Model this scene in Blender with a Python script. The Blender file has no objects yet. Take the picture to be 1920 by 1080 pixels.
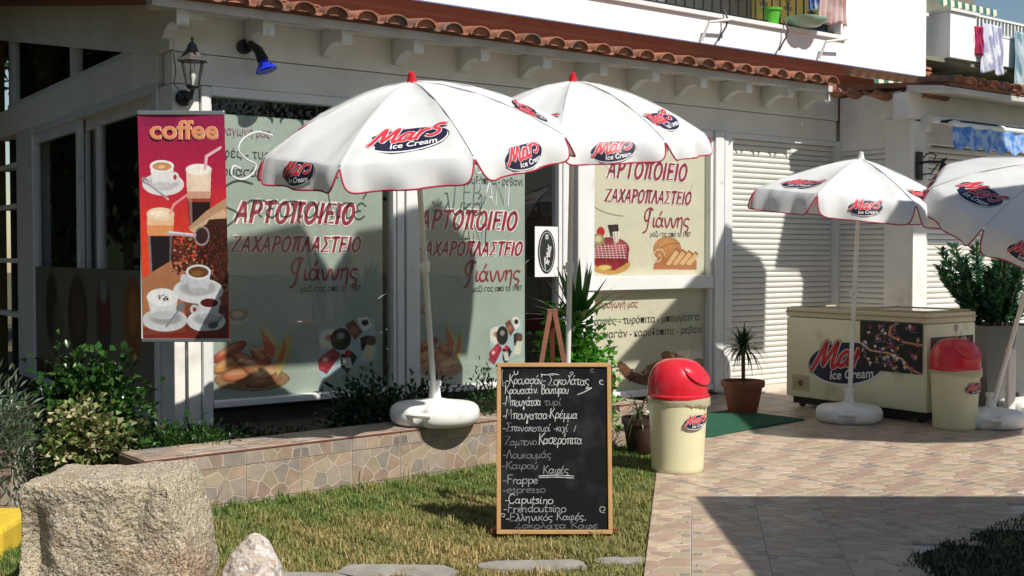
import bpy, bmesh, math, random
import numpy as np
from mathutils import Vector, Matrix, noise
R = math.radians
random.seed(7); RNG = np.random.default_rng(7)
SC = bpy.context.scene
COL = SC.collection

# ------------------------------------------------------------------ camera
cam = bpy.data.cameras.new('camera'); camo = bpy.data.objects.new('camera', cam); COL.objects.link(camo)
camo.location = (0, 0, 1.45); camo.rotation_euler = (R(90 - 1.713), 0, 0)
cam.lens = 40.125; cam.sensor_width = 36; cam.clip_end = 400
SC.camera = camo
# ------------------------------------------------------------------ sky and sun
SUN_EL = 48.5
SX, SY = 0.66, -0.75                       # horizontal direction towards the sun
_l = math.hypot(SX, SY); SX /= _l; SY /= _l
w = bpy.data.worlds.new('World'); SC.world = w; w.use_nodes = True
nt = w.node_tree; bg = nt.nodes['Background']
sky = nt.nodes.new('ShaderNodeTexSky'); sky.sky_type = 'NISHITA'; sky.sun_disc = False
sky.sun_elevation = R(SUN_EL); sky.sun_rotation = math.atan2(SX, SY)
sky.air_density = 1.3; sky.dust_density = 0.3; sky.ozone_density = 2.5
nt.links.new(sky.outputs[0], bg.inputs[0]); bg.inputs[1].default_value = 0.062
sl = bpy.data.lights.new('sun', 'SUN'); sl.energy = 4.4; sl.angle = R(0.5); sl.color = (1, 0.955, 0.88)
so = bpy.data.objects.new('sun', sl); COL.objects.link(so)
SV = Vector((SX * math.cos(R(SUN_EL)), SY * math.cos(R(SUN_EL)), math.sin(R(SUN_EL))))
so.rotation_euler = SV.to_track_quat('Z', 'Y').to_euler(); so.location = SV * 30
SC.view_settings.view_transform = 'Standard'; SC.view_settings.look = 'None'
SC.view_settings.exposure = 0.32; SC.view_settings.gamma = 1; SC.view_settings.use_curve_mapping = False

# ------------------------------------------------------------------ colour / material helpers
def lin(c):
    if isinstance(c, str):
        c = [int(c[i:i + 2], 16) / 255 for i in (0, 2, 4)]
    return tuple((x / 12.92 if x <= .04045 else ((x + .055) / 1.055) ** 2.4) for x in c)
MATS = {}
def mat(name, color=(.5, .5, .5), rough=.6, metal=0, bump=0, bscale=30, var=0, vscale=8, attr=None, spec=.5,
        transl=0, coat=0, objvar=0, dirt=None):
    if name in MATS: return MATS[name]
    m = bpy.data.materials.new(name); m.use_nodes = True; MATS[name] = m
    t = m.node_tree; N = t.nodes; L = t.links; b = N['Principled BSDF']
    b.inputs['Roughness'].default_value = rough; b.inputs['Metallic'].default_value = metal
    b.inputs['Specular IOR Level'].default_value = spec
    if coat: b.inputs['Coat Weight'].default_value = coat; b.inputs['Coat Roughness'].default_value = .08
    geo = N.new('ShaderNodeNewGeometry')
    if attr:
        a = N.new('ShaderNodeAttribute'); a.attribute_name = 'Col'; c = a.outputs['Color']
    else:
        rgb = N.new('ShaderNodeRGB'); rgb.outputs[0].default_value = (*color, 1); c = rgb.outputs[0]
    def noisev(sc, det=4):
        n = N.new('ShaderNodeTexNoise'); n.inputs['Scale'].default_value = sc; n.inputs['Detail'].default_value = det
        L.new(geo.outputs['Position'], n.inputs['Vector']); return n.outputs['Fac']
    def mul(c, fac_socket, lo, hi):
        mr = N.new('ShaderNodeMapRange'); mr.inputs['From Min'].default_value = .3; mr.inputs['From Max'].default_value = .7
        mr.inputs['To Min'].default_value = lo; mr.inputs['To Max'].default_value = hi
        L.new(fac_socket, mr.inputs['Value'])
        vm = N.new('ShaderNodeVectorMath'); vm.operation = 'SCALE'; L.new(c, vm.inputs[0]); L.new(mr.outputs[0], vm.inputs['Scale'])
        return vm.outputs[0]
    if var:
        c = mul(c, noisev(vscale, 6), 1 - var, 1 + var * .6)
    if objvar:
        oi = N.new('ShaderNodeObjectInfo'); mr = N.new('ShaderNodeMapRange')
        mr.inputs['To Min'].default_value = 1 - objvar; mr.inputs['To Max'].default_value = 1 + objvar
        L.new(oi.outputs['Random'], mr.inputs['Value'])
        vm = N.new('ShaderNodeVectorMath'); vm.operation = 'SCALE'; L.new(c, vm.inputs[0]); L.new(mr.outputs[0], vm.inputs['Scale']); c = vm.outputs[0]
    if dirt:                                # blotchy staining: (colour, scale, threshold)
        dc, ds, th = dirt
        f = noisev(ds, 8); mr = N.new('ShaderNodeMapRange'); mr.inputs['From Min'].default_value = th
        mr.inputs['From Max'].default_value = th + .18; L.new(f, mr.inputs['Value'])
        mx = N.new('ShaderNodeMix'); mx.data_type = 'RGBA'; L.new(mr.outputs[0], mx.inputs['Factor'])
        L.new(c, mx.inputs[6]); mx.inputs[7].default_value = (*dc, 1); c = mx.outputs[2]
    L.new(c, b.inputs['Base Color'])
    if bump:
        bn = N.new('ShaderNodeBump'); bn.inputs['Strength'].default_value = bump; bn.inputs['Distance'].default_value = .01
        L.new(noisev(bscale, 8), bn.inputs['Height']); L.new(bn.outputs[0], b.inputs['Normal'])
    if transl:
        tr = N.new('ShaderNodeBsdfTranslucent'); L.new(c, tr.inputs[0]); ms = N.new('ShaderNodeMixShader')
        ms.inputs[0].default_value = transl; L.new(b.outputs[0], ms.inputs[1]); L.new(tr.outputs[0], ms.inputs[2])
        L.new(ms.outputs[0], N['Material Output'].inputs[0])
    return m
def glass(name, tint=(.95, .97, .955), refl=1.0):
    if name in MATS: return MATS[name]
    m = bpy.data.materials.new(name); m.use_nodes = True; MATS[name] = m
    t = m.node_tree; N = t.nodes; L = t.links; N.remove(N['Principled BSDF'])
    tr = N.new('ShaderNodeBsdfTransparent'); tr.inputs[0].default_value = (*tint, 1)
    g = N.new('ShaderNodeBsdfGlossy'); g.inputs['Roughness'].default_value = .01
    f = N.new('ShaderNodeFresnel'); ge = N.new('ShaderNodeNewGeometry'); mi = N.new('ShaderNodeMapRange'); mi.inputs['To Min'].default_value = 1.5; mi.inputs['To Max'].default_value = 1 / 1.5
    L.new(ge.outputs['Backfacing'], mi.inputs['Value']); L.new(mi.outputs[0], f.inputs[0])
    mm = N.new('ShaderNodeMath'); mm.operation = 'MULTIPLY'; mm.inputs[1].default_value = 1.3 * refl; L.new(f.outputs[0], mm.inputs[0])
    ms = N.new('ShaderNodeMixShader'); L.new(mm.outputs[0], ms.inputs[0]); L.new(tr.outputs[0], ms.inputs[1]); L.new(g.outputs[0], ms.inputs[2])
    L.new(ms.outputs[0], N['Material Output'].inputs[0]); return m

# ------------------------------------------------------------------ mesh helpers
class MB:
    def __init__(s): s.v = []; s.f = []; s.mi = []; s.c = None
    def add(s, vs, fs, k=0):
        o = len(s.v); s.v += [tuple(p) for p in vs]; s.f += [tuple(i + o for i in f) for f in fs]; s.mi += [k] * len(fs); return s
    def box(s, x0, x1, y0, y1, z0, z1, k=0, bev=0):
        if bev <= 0:
            vs = [(x, y, z) for z in (z0, z1) for y in (y0, y1) for x in (x0, x1)]
            return s.add(vs, [(0, 2, 3, 1), (4, 5, 7, 6), (0, 1, 5, 4), (2, 6, 7, 3), (0, 4, 6, 2), (1, 3, 7, 5)], k)
        b = min(bev, (x1 - x0) * .45, (y1 - y0) * .45, (z1 - z0) * .45)
        bm = bmesh.new(); bmesh.ops.create_cube(bm, size=1)
        for q in bm.verts:
            q.co = Vector(((x0 + x1) / 2 + q.co.x * (x1 - x0), (y0 + y1) / 2 + q.co.y * (y1 - y0), (z0 + z1) / 2 + q.co.z * (z1 - z0)))
        bmesh.ops.bevel(bm, geom=bm.edges[:], offset=b, segments=2, profile=.5, affect='EDGES')
        bm.verts.index_update(); s.add([q.co[:] for q in bm.verts], [[q.index for q in f.verts] for f in bm.faces], k); bm.free(); return s
    def tube(s, pts, r, n=8, k=0, cap=True):
        pts = [Vector(p) for p in pts]; m = len(pts); rr = r if hasattr(r, '__len__') else [r] * m
        rings = []; ref = None
        for i, p in enumerate(pts):
            d = (pts[min(i + 1, m - 1)] - pts[max(i - 1, 0)]).normalized()
            if ref is None: ref = d.orthogonal().normalized()
            u = (ref - d * ref.dot(d))
            u = u.normalized() if u.length > 1e-6 else d.orthogonal().normalized()
            ref = u; q = d.cross(u)
            rings.append([p + (u * math.cos(2 * math.pi * j / n) + q * math.sin(2 * math.pi * j / n)) * rr[i] for j in range(n)])
        vs = [v for g in rings for v in g]; fs = []
        for i in range(m - 1):
            for j in range(n):
                a = i * n + j; b = i * n + (j + 1) % n; fs.append((a, b, b + n, a + n))
        if cap: fs.append(tuple(range(n))[::-1]); fs.append(tuple(range((m - 1) * n, m * n)))
        return s.add(vs, fs, k)
    def lathe(s, prof, n=32, c=(0, 0, 0), k=0, rf=None, cap=True):
        vs = []; fs = []
        for (r, z) in prof:
            for j in range(n):
                a = 2 * math.pi * j / n; q = r * (rf(a) if rf else 1)
                vs.append((c[0] + q * math.cos(a), c[1] + q * math.sin(a), c[2] + z))
        for i in range(len(prof) - 1):
            for j in range(n):
                a = i * n + j; b = i * n + (j + 1) % n; fs.append((a, b, b + n, a + n))
        if cap: fs.append(tuple(range(n))[::-1]); fs.append(tuple(range((len(prof) - 1) * n, len(prof) * n)))
        return s.add(vs, fs, k)
    def prism(s, poly, o, a, b, ext, k=0):   # polygon (p,q) -> o + a*p + b*q, extruded by ext
        o, a, b, ext = map(Vector, (o, a, b, ext)); n = len(poly)
        f0 = [o + a * p + b * q for p, q in poly]
        return s.add(f0 + [v + ext for v in f0], [tuple(range(n))[::-1], tuple(range(n, 2 * n))] + [(i, (i + 1) % n, (i + 1) % n + n, i + n) for i in range(n)], k)
    def xf(s, M):
        s.v = [tuple(M @ Vector(p)) for p in s.v]; return s
    def mesh(s, name, mats):
        me = bpy.data.meshes.new(name); me.from_pydata(s.v, [], s.f)
        for m in (mats if isinstance(mats, (list, tuple)) else [mats]): me.materials.append(m)
        if any(s.mi): me.polygons.foreach_set('material_index', s.mi)
        me.update(); return me
def link(name, me, parent=None, loc=None, rz=None, smooth=False, M=None):
    o = bpy.data.objects.new(name, me); COL.objects.link(o)
    if parent is not None: o.parent = parent
    if loc is not None: o.location = loc
    if rz is not None: o.rotation_euler = (0, 0, rz)
    if M is not None: o.matrix_local = M
    if smooth and me is not None: shade(me)
    return o
def shade(me, ang=40):
    me.polygons.foreach_set('use_smooth', [True] * len(me.polygons))
    try: me.set_sharp_from_angle(angle=R(ang))
    except Exception: pass
def part(name, mb, m, parent, smooth=False, **k):
    return link(name, mb.mesh(name, m), parent, smooth=smooth, **k)
def bx(name, m, parent, x0, x1, y0, y1, z0, z1, bev=0, **k):
    return part(name, MB().box(x0, x1, y0, y1, z0, z1, 0, bev), m, parent, **k)
def tag(o, label=None, cat=None, group=None, kind=None):
    if label: o['label'] = label
    if cat: o['category'] = cat
    if group: o['group'] = group
    if kind: o['kind'] = kind
    return o
def thing(name, label, cat, loc=(0, 0, 0), rz=0, group=None):
    o = bpy.data.objects.new(name, None); COL.objects.link(o); o.location = loc; o.rotation_euler = (0, 0, rz)
    o.empty_display_size = .1
    return tag(o, label, cat, group)
def copy_tree(o, parent=None):
    c = o.copy(); COL.objects.link(c)
    if parent: c.parent = parent
    for ch in list(o.children): copy_tree(ch, c)
    return c
def setcol(me, cols):
    a = me.color_attributes.new('Col', 'FLOAT_COLOR', 'POINT'); n = len(me.vertices)
    arr = np.ones((n, 4), dtype=np.float32); arr[:, :3] = cols; a.data.foreach_set('color', arr.ravel())
def npmesh(name, V, F, m, cols=None):        # F: (n,k) array
    me = bpy.data.meshes.new(name); V = np.asarray(V, np.float32); F = np.asarray(F, np.int32); n, k = F.shape
    me.vertices.add(len(V)); me.vertices.foreach_set('co', V.ravel())
    me.loops.add(n * k); me.loops.foreach_set('vertex_index', F.ravel())
    me.polygons.add(n); me.polygons.foreach_set('loop_start', np.arange(0, n * k, k, dtype=np.int32))
    me.update(calc_edges=True); me.validate(clean_customdata=False)
    if cols is not None: setcol(me, cols)
    me.materials.append(m); return me

# ------------------------------------------------------------------ pen-stroke alphabet (own glyphs) used for chalk, window lettering and neon tubes
_o = '.35,.5 .12,.44 .03,.22 .1,.04 .25,0 .42,.1 .46,.3 .35,.5'
_a = '.46,.5 .4,.2 .28,.02 .12,.02 .03,.2 .1,.42 .25,.5 .38,.36 .42,.12 .52,0'
GL = {
 'α': (.56, [_a]), 'ά': (.56, [_a, '.26,.66 .36,.85']), 'a': (.5, ['.4,.42 .25,.5 .08,.4 .04,.18 .14,.02 .3,.06 .4,.3', '.42,.5 .4,.2 .42,.04 .5,0']),
 'β': (.52, ['.02,-.3 .06,.5 .14,.9 .32,.92 .38,.72 .18,.5 .42,.4 .44,.14 .28,0 .1,.08']),
 'γ': (.48, ['.02,.46 .12,.46 .22,.1', '.44,.52 .22,.06 .14,-.28 .22,-.34 .26,-.2 .2,.04']),
 'δ': (.48, ['.4,.86 .2,.9 .16,.74 .4,.4 .4,.12 .22,0 .06,.12 .08,.36 .26,.46 .36,.4']),
 'ε': (.44, ['.4,.42 .24,.52 .1,.42 .14,.28 .26,.26', '.2,.27 .04,.18 .08,.02 .26,-.01 .4,.1']), 'έ': (.44, ['.4,.42 .24,.52 .1,.42 .14,.28 .26,.26', '.2,.27 .04,.18 .08,.02 .26,-.01 .4,.1', '.26,.66 .36,.85']),
 'ζ': (.42, ['.08,.9 .34,.92 .12,.6 .04,.2 .14,.02 .32,-.02 .3,-.2 .18,-.24']),
 'ι': (.24, ['.1,.5 .08,.12 .14,0 .22,.06']), 'ί': (.24, ['.1,.5 .08,.12 .14,0 .22,.06', '.12,.66 .2,.85']), 'i': (.24, ['.1,.5 .08,.12 .14,0 .22,.06', '.13,.68 .15,.7']),
 'κ': (.44, ['.08,.52 .06,0', '.38,.5 .08,.24', '.14,.28 .4,0']), 'λ': (.46, ['.06,.84 .16,.86 .42,0', '.26,.5 .04,0']), 'μ': (.52, ['.1,.5 .04,-.34', '.08,.14 .2,0 .34,.08 .4,.5', '.4,.5 .4,.06 .5,.02']),
 'ν': (.44, ['.04,.5 .18,0 .32,.14 .4,.5']), 'ο': (.5, [_o]), 'ό': (.5, [_o, '.26,.66 .36,.85']), 'o': (.5, [_o]),
 'π': (.58, ['.0,.4 .08,.5 .56,.5', '.18,.5 .14,0', '.42,.5 .4,.06 .5,0']), 'ρ': (.48, ['.04,-.36 .08,.2 .16,.44 .32,.5 .44,.34 .38,.08 .22,0 .1,.1']),
 'σ': (.54, ['.54,.5 .28,.5 .1,.42 .03,.22 .1,.04 .25,0 .42,.1 .44,.32 .32,.5']), 'ς': (.44, ['.4,.44 .22,.5 .06,.36 .08,.14 .28,.06 .36,-.06 .26,-.24 .16,-.22']),
 'τ': (.42, ['.0,.42 .08,.5 .4,.5', '.2,.5 .18,.1 .26,0 .36,.06']), 'υ': (.46, ['.04,.5 .06,.16 .18,0 .34,.08 .42,.5']), 'ύ': (.46, ['.04,.5 .06,.16 .18,0 .34,.08 .42,.5', '.22,.66 .32,.85']),
 'φ': (.58, ['.16,.46 .04,.28 .1,.06 .28,0 .46,.08 .52,.3 .42,.5 .32,.42 .26,-.36']), 'χ': (.46, ['.04,.5 .14,.44 .36,-.28 .44,-.3', '.44,.5 .06,-.3']),
 'ω': (.62, ['.14,.5 .04,.3 .08,.04 .22,.0 .3,.26 .38,0 .52,.06 .58,.32 .48,.5']), 'η': (.48, ['.04,.46 .1,.5 .08,0', '.09,.3 .22,.5 .38,.44 .36,-.3']), 'ή': (.48, ['.04,.46 .1,.5 .08,0', '.09,.3 .22,.5 .38,.44 .36,-.3', '.24,.66 .34,.85']),
 'Α': (.66, ['.02,0 .3,1 .36,1 .58,0', '.1,.34 .52,.34']), 'Β': (.6, ['.08,0 .1,1', '.04,.98 .36,1 .46,.8 .34,.56 .12,.52', '.3,.53 .52,.4 .5,.12 .3,0 .04,.02']),
 'Γ': (.5, ['.08,0 .1,1', '.06,1 .48,.98']), 'Ε': (.54, ['.5,.98 .1,1 .08,.0 .5,.04', '.1,.52 .42,.54']), 'Ζ': (.6, ['.04,.98 .54,1 .04,.02 .56,.0']), 'Ι': (.24, ['.12,1 .1,0']),
 'Κ': (.56, ['.08,1 .06,0', '.5,.98 .08,.46', '.16,.52 .54,0']), 'Λ': (.62, ['.02,0 .3,1', '.3,1 .58,0']), 'Μ': (.8, ['.04,0 .14,1 .38,.36 .6,1 .72,0']), 'Ν': (.66, ['.06,0 .08,1 .54,0 .56,1']),
 'Ο': (.68, ['.4,1 .14,.86 .04,.44 .16,.06 .36,0 .58,.24 .62,.64 .5,.94 .34,1']), 'Π': (.72, ['.0,.9 .1,1 .7,1', '.22,1 .16,0', '.5,1 .5,.06 .62,.02']), 'Ρ': (.56, ['.08,0 .1,1', '.04,.98 .36,1 .5,.78 .38,.52 .12,.46']),
 'Σ': (.6, ['.54,.96 .08,1 .36,.54 .04,.02 .56,.02']), 'Τ': (.6, ['.02,.96 .58,1', '.3,1 .28,0']), 'Χ': (.6, ['.06,1 .54,0', '.56,1 .04,0']),
 'F': (.52, ['.1,0 .1,1 .5,1', '.1,.54 .4,.54']), 'C': (.56, ['.5,.84 .32,1 .1,.8 .04,.4 .16,.04 .38,.0 .52,.14']), 'r': (.36, ['.06,.5 .08,0', '.08,.3 .2,.48 .34,.46']), 'p': (.48, ['.06,.5 .06,-.36', '.07,.34 .22,.5 .4,.42 .4,.14 .24,.0 .08,.1']),
 'e': (.44, ['.06,.26 .4,.3 .34,.48 .14,.48 .04,.24 .14,.02 .4,.06']), 's': (.38, ['.34,.44 .16,.5 .08,.38 .3,.2 .26,.02 .04,.04']), 'u': (.46, ['.05,.5 .06,.12 .18,0 .34,.1 .38,.5', '.38,.5 .4,.04 .46,0']), 't': (.36, ['.16,.8 .14,.1 .24,0 .34,.06', '.0,.5 .32,.52']),
 'n': (.46, ['.06,.5 .07,0', '.07,.3 .2,.5 .36,.42 .36,.02 .44,0']), 'd': (.5, ['.4,.42 .25,.5 .08,.4 .04,.18 .14,.02 .3,.06 .4,.3', '.42,.95 .4,.04 .48,0']),
 '-': (.36, ['.04,.28 .3,.3']), '.': (.2, ['.08,.02 .1,.04']), ',': (.2, ['.12,.06 .06,-.12']), '/': (.3, ['.04,0 .24,.7']), ' ': (.34, []),
 'G': (.62, ['.62,.92 .42,1.02 .16,.86 .08,.5 .22,.3 .38,.5 .46,.9', '.42,1 .36,.3 .26,-.2 .04,-.34']),
}
def smooth_line(P, k=5):
    P = [np.array(p, float) for p in P]
    if len(P) < 3: return P
    out = []
    for i in range(len(P) - 1):
        p0 = P[max(i - 1, 0)]; p1 = P[i]; p2 = P[i + 1]; p3 = P[min(i + 2, len(P) - 1)]
        for j in range(k):
            t = j / k; out.append(.5 * ((2 * p1) + (-p0 + p2) * t + (2 * p0 - 5 * p1 + 4 * p2 - p3) * t * t + (-p0 + 3 * p1 - 3 * p2 + p3) * t ** 3))
    out.append(P[-1]); return out
SHARP = set('ΑΓΕΖΙΚΛΜΝΤΧΣFΠλκπ')
def strokes(text, size, shear=0, width=None, jit=0, track=0):
    """polylines of a line of text; origin at baseline left; size = cap height; width = fit to this length"""
    out = []; x = 0
    for ch in text:
        adv, ss = GL[ch]
        jx, jy, js = (random.gauss(0, jit), random.gauss(0, jit), 1 + random.gauss(0, jit * 1.5)) if jit else (0, 0, 1)
        for s_ in ss:
            pts = [tuple(map(float, q.split(','))) for q in s_.split()]
            if ch not in SHARP: pts = smooth_line(pts, 4)
            out.append([np.array([x + p[0] * js + jx, p[1] * js + jy]) for p in pts])
        x += adv + track
    sx = (width / x / size) if width else 1
    return [[np.array([(p[0] * sx + p[1] * shear) * size, p[1] * size]) for p in l] for l in out]
def ribbons(mb, lines, th, fn, k=0, taper=True, jit=0):
    """flat ribbons of width th along polylines, mapped with fn(x, y)"""
    for l in lines:
        n = len(l)
        if n < 2: continue
        vs = []
        for i, p in enumerate(l):
            d = l[min(i + 1, n - 1)] - l[max(i - 1, 0)]; q = np.hypot(*d)
            d = d / q if q > 1e-9 else np.array([1., 0.])
            w_ = th * .5 * (1 + (random.uniform(-jit, jit) if jit else 0))
            if taper and n > 3 and i in (0, n - 1): w_ *= .55
            e = d * th * .3 * (-1 if i == 0 else 1 if i == n - 1 else 0)
            nn = np.array([-d[1], d[0]]) * w_
            vs += [fn(*(p + e + nn)), fn(*(p + e - nn))]
        mb.add(vs, [(2 * i, 2 * i + 1, 2 * i + 3, 2 * i + 2) for i in range(n - 1)], k)
def font_mesh(text, size, width=None, shear=0, bold=0, align='LEFT'):
    """2D triangles of built-in lettering -> (verts Nx2, faces)"""
    c = bpy.data.curves.new('lettering', 'FONT'); c.body = text; c.size = 1; c.shear = shear; c.offset = bold; c.resolution_u = 3
    o = bpy.data.objects.new('lettering', c); COL.objects.link(o)
    dg = bpy.context.evaluated_depsgraph_get(); dg.update()
    me = bpy.data.meshes.new_from_object(o.evaluated_get(dg))
    V = np.array([v.co[:2] for v in me.vertices]); Fc = [tuple(p.vertices) for p in me.polygons]
    bpy.data.objects.remove(o); bpy.data.curves.remove(c); bpy.data.meshes.remove(me)
    V[:, 0] -= V[:, 0].min(); sx = size if not width else width / V[:, 0].max()
    V[:, 0] *= sx; V[:, 1] *= size
    if align == 'RIGHT': V[:, 0] -= V[:, 0].max()
    if align == 'CENTER': V[:, 0] -= V[:, 0].max() / 2
    return V, Fc
def put_font(mb, VF, fn, x=0, y=0, k=0, rot=0):
    V, Fc = VF; c, s = math.cos(rot), math.sin(rot)
    mb.add([fn(x + c * a - s * b, y + s * a + c * b) for a, b in V], Fc, k)

# ------------------------------------------------------------------ flat printed pictures: a fine grid with a colour at every vertex
class Paint:
    def __init__(s, nx, ny, bgc=None):
        s.nx, s.ny = nx, ny; s.c = np.zeros((ny, nx, 3)); s.a = np.zeros((ny, nx))
        s.X, s.Y = np.meshgrid((np.arange(nx)) / (nx - 1), (np.arange(ny)) / (ny - 1))
        s.asp = 1
        if bgc is not None: s.c[:] = lin(bgc); s.a[:] = 1
    def put(s, mask, col, alpha=True):
        col = np.array(lin(col)) if not isinstance(col, np.ndarray) else col
        m = np.clip(mask, 0, 1)[..., None]; s.c = s.c * (1 - m) + col * m
        if alpha: s.a = np.maximum(s.a, mask)
    def ell(s, cx, cy, rx, ry, col, rot=0, soft=.06, amt=1):
        c, q = math.cos(rot), math.sin(rot); dx = s.X - cx; dy = (s.Y - cy) * s.asp
        u = (dx * c + dy * q) / rx; v = (-dx * q + dy * c) / (ry * s.asp)
        s.put(np.clip((1 - np.sqrt(u * u + v * v)) / soft + .5, 0, 1) * amt, col)
    def poly(s, P, col, amt=1):
        m = np.zeros(s.X.shape, bool); n = len(P); j = n - 1
        for i in range(n):
            xi, yi = P[i]; xj, yj = P[j]
            if yi != yj:
                m ^= ((yi > s.Y) != (yj > s.Y)) & (s.X < (xj - xi) * (s.Y - yi) / (yj - yi) + xi)
            j = i
        s.put(m.astype(float) * amt, col)
    def line(s, P, wd, col, amt=1):
        for (x0, y0), (x1, y1) in zip(P[:-1], P[1:]):
            dx, dy = x1 - x0, (y1 - y0) * s.asp; L2 = dx * dx + dy * dy + 1e-12
            t = np.clip(((s.X - x0) * dx + (s.Y - y0) * s.asp * dy) / L2, 0, 1)
            d = np.hypot(s.X - x0 - t * dx, (s.Y - y0) * s.asp - t * dy)
            s.put(np.clip((wd - d) / wd * 2, 0, 1) * amt, col)
    def mesh(s, name, fn, m):
        idx = np.arange(s.nx * s.ny).reshape(s.ny, s.nx)
        sp = 1 + RNG.normal(size=s.X.shape) * .07 + .07 * np.sin(s.X * 37 + 3 * np.sin(s.Y * 29)) * np.sin(s.Y * 43 + 2 * np.sin(s.X * 31)); s.c = s.c * sp[..., None]
        V = fn(s.X.ravel(), 1 - s.Y.ravel())
        keep = (s.a[:-1, :-1] > .4) & (s.a[1:, 1:] > .4) & (s.a[:-1, 1:] > .4) & (s.a[1:, :-1] > .4)
        F = np.stack([idx[1:, :-1][keep], idx[1:, 1:][keep], idx[:-1, 1:][keep], idx[:-1, :-1][keep]], 1)
        return npmesh(name, V, F, m, s.c.reshape(-1, 3))
# ------------------------------------------------------------------ materials
M_WHITE = mat('white_painted_metal', (.74, .74, .72), .35, bump=.08, bscale=60, var=.08, vscale=3, dirt=((.5, .48, .43), 7, .63))
M_PLASTER = mat('white_plaster', (.80, .775, .72), .8, bump=.25, bscale=90, var=.1, vscale=2.5, dirt=((.5, .46, .4), 1.7, .6))
M_PLASTER2 = mat('clean_white_plaster', (.80, .80, .80), .85, bump=.2, bscale=60, var=.06, vscale=2)
M_TERRA = mat('terracotta_paint', (.26, .108, .07), .8, bump=.15, bscale=20, var=.12, vscale=3, dirt=((.22, .08, .05), 3, .62))
M_RTILE = mat('clay_roof_tile', (.36, .145, .08), .85, bump=.6, bscale=40, var=.4, vscale=12, objvar=.28, dirt=((.13, .11, .09), 8, .50))
M_DARK = mat('dark_interior', (.03, .028, .026), .8)
M_FILM = mat('printed_window_film', lin('9aa49a'), .45, var=.1, vscale=3, spec=.4, bump=.25, bscale=5)
M_FILMB = mat('beige_window_film', lin('cdc6b0'), .5, var=.05, vscale=5, spec=.4)
M_CRIM = mat('crimson_print', lin('8e1d3c'), .5)
M_HALO = mat('pale_print', lin('e6dcd6'), .5)
M_BLACKP = mat('charcoal_print', lin('2a2a2a'), .5)
M_PRINT = mat('colour_print', attr=1, rough=.5)
M_BLKMET = mat('black_cast_metal', (.012, .013, .015), .4, bump=.2, bscale=50)
M_GLASS = glass('clear_glass')
M_GROUT = mat('pale_grout', (.62, .54, .45), .9, bump=.3, bscale=80, var=.15)
M_STONE = mat('glazed_stone_tile', attr=1, rough=.42, bump=.12, bscale=70, var=.16, vscale=14, objvar=.07, dirt=((.36, .30, .25), 2.2, .62))
M_LEAF = mat('leaf', attr=1, rough=.38, transl=.28)
M_LEAFG = mat('glossy_leaf', attr=1, rough=.22, transl=.2)
M_WOODST = mat('plant_stem', (.09, .06, .035), .8, bump=.4)
M_SOIL = mat('dark_soil', (.05, .035, .025), .95, bump=.8, bscale=25, var=.4)
M_PLASTIC = mat('white_plastic', (.78, .77, .74), .38, var=.06, vscale=6, dirt=((.55, .5, .43), 6, .62))
M_CLOTH = mat('white_umbrella_cloth', (.76, .76, .75), .75, bump=.3, bscale=9, var=.06, transl=.2, vscale=3, dirt=((.64, .62, .57), 5, .62))
M_RED = mat('red_plastic', (.62, .015, .03), .28, coat=.3, var=.08)
M_PIPING = mat('crimson_piping', (.42, .02, .06), .6)
M_CREAM = mat('cream_plastic', (.70, .66, .42), .42, var=.07, vscale=5, dirt=((.5, .45, .3), 5, .64))

# ------------------------------------------------------------------ crazy-paving tile: stones inside a square tile
TS = 0.362
def clip_half(poly, nx, ny, c):              # keep nx*x+ny*y <= c
    out = []
    for i in range(len(poly)):
        a, b = poly[i], poly[(i + 1) % len(poly)]
        da = nx * a[0] + ny * a[1] - c; db = nx * b[0] + ny * b[1] - c
        if da <= 0: out.append(a)
        if (da < 0 < db) or (db < 0 < da):
            t = da / (da - db); out.append((a[0] + (b[0] - a[0]) * t, a[1] + (b[1] - a[1]) * t))
    return out
def area(p): return .5 * sum(p[i][0] * p[(i + 1) % len(p)][1] - p[(i + 1) % len(p)][0] * p[i][1] for i in range(len(p)))
def stones(seed, cnt=7, gap=.092):
    rg = random.Random(seed); h = TS / 2 - .0058; pts = []
    while len(pts) < cnt:
        q = (rg.uniform(-h * .85, h * .3), rg.uniform(-h * .88, h * .88))
        if all(math.hypot(q[0] - a, q[1] - b) > gap for a, b in pts): pts.append(q)
        elif rg.random() < .004: break
    pts += [(h * .42, h * .84), (h * .42, -h * .84), (h * .92, h * .42), (h * .92, -h * .42), (h * .98, h * .92), (h * .98, -h * .92), (h * .72, 0)]
    out = []
    for i, p in enumerate(pts):
        poly = [(-h, -h), (h, -h), (h, h), (-h, h)]
        for j, q in enumerate(pts):
            if i == j: continue
            nx, ny = q[0] - p[0], q[1] - p[1]; l = math.hypot(nx, ny)
            poly = clip_half(poly, nx / l, ny / l, ((q[0] ** 2 + q[1] ** 2 - p[0] ** 2 - p[1] ** 2) / 2) / l - .0032)
        dark = i in (len(pts) - 3, len(pts) - 2)
        pal = [(.40, .30, .22), (.36, .25, .19), (.43, .33, .24), (.33, .23, .18), (.38, .30, .25), (.30, .25, .22), (.42, .30, .22), (.35, .28, .20)]
        col = (.22, .18, .165) if dark else pal[rg.randrange(len(pal))]
        if len(poly) > 2: out.append((poly, tuple(x * k_ for x, k_ in zip(col, (1.22, 1.25, 1.20)))))
    return out
STN = [stones(3), stones(11)]; STW = [stones(21, 11, .07), stones(34, 11, .07)]
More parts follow.
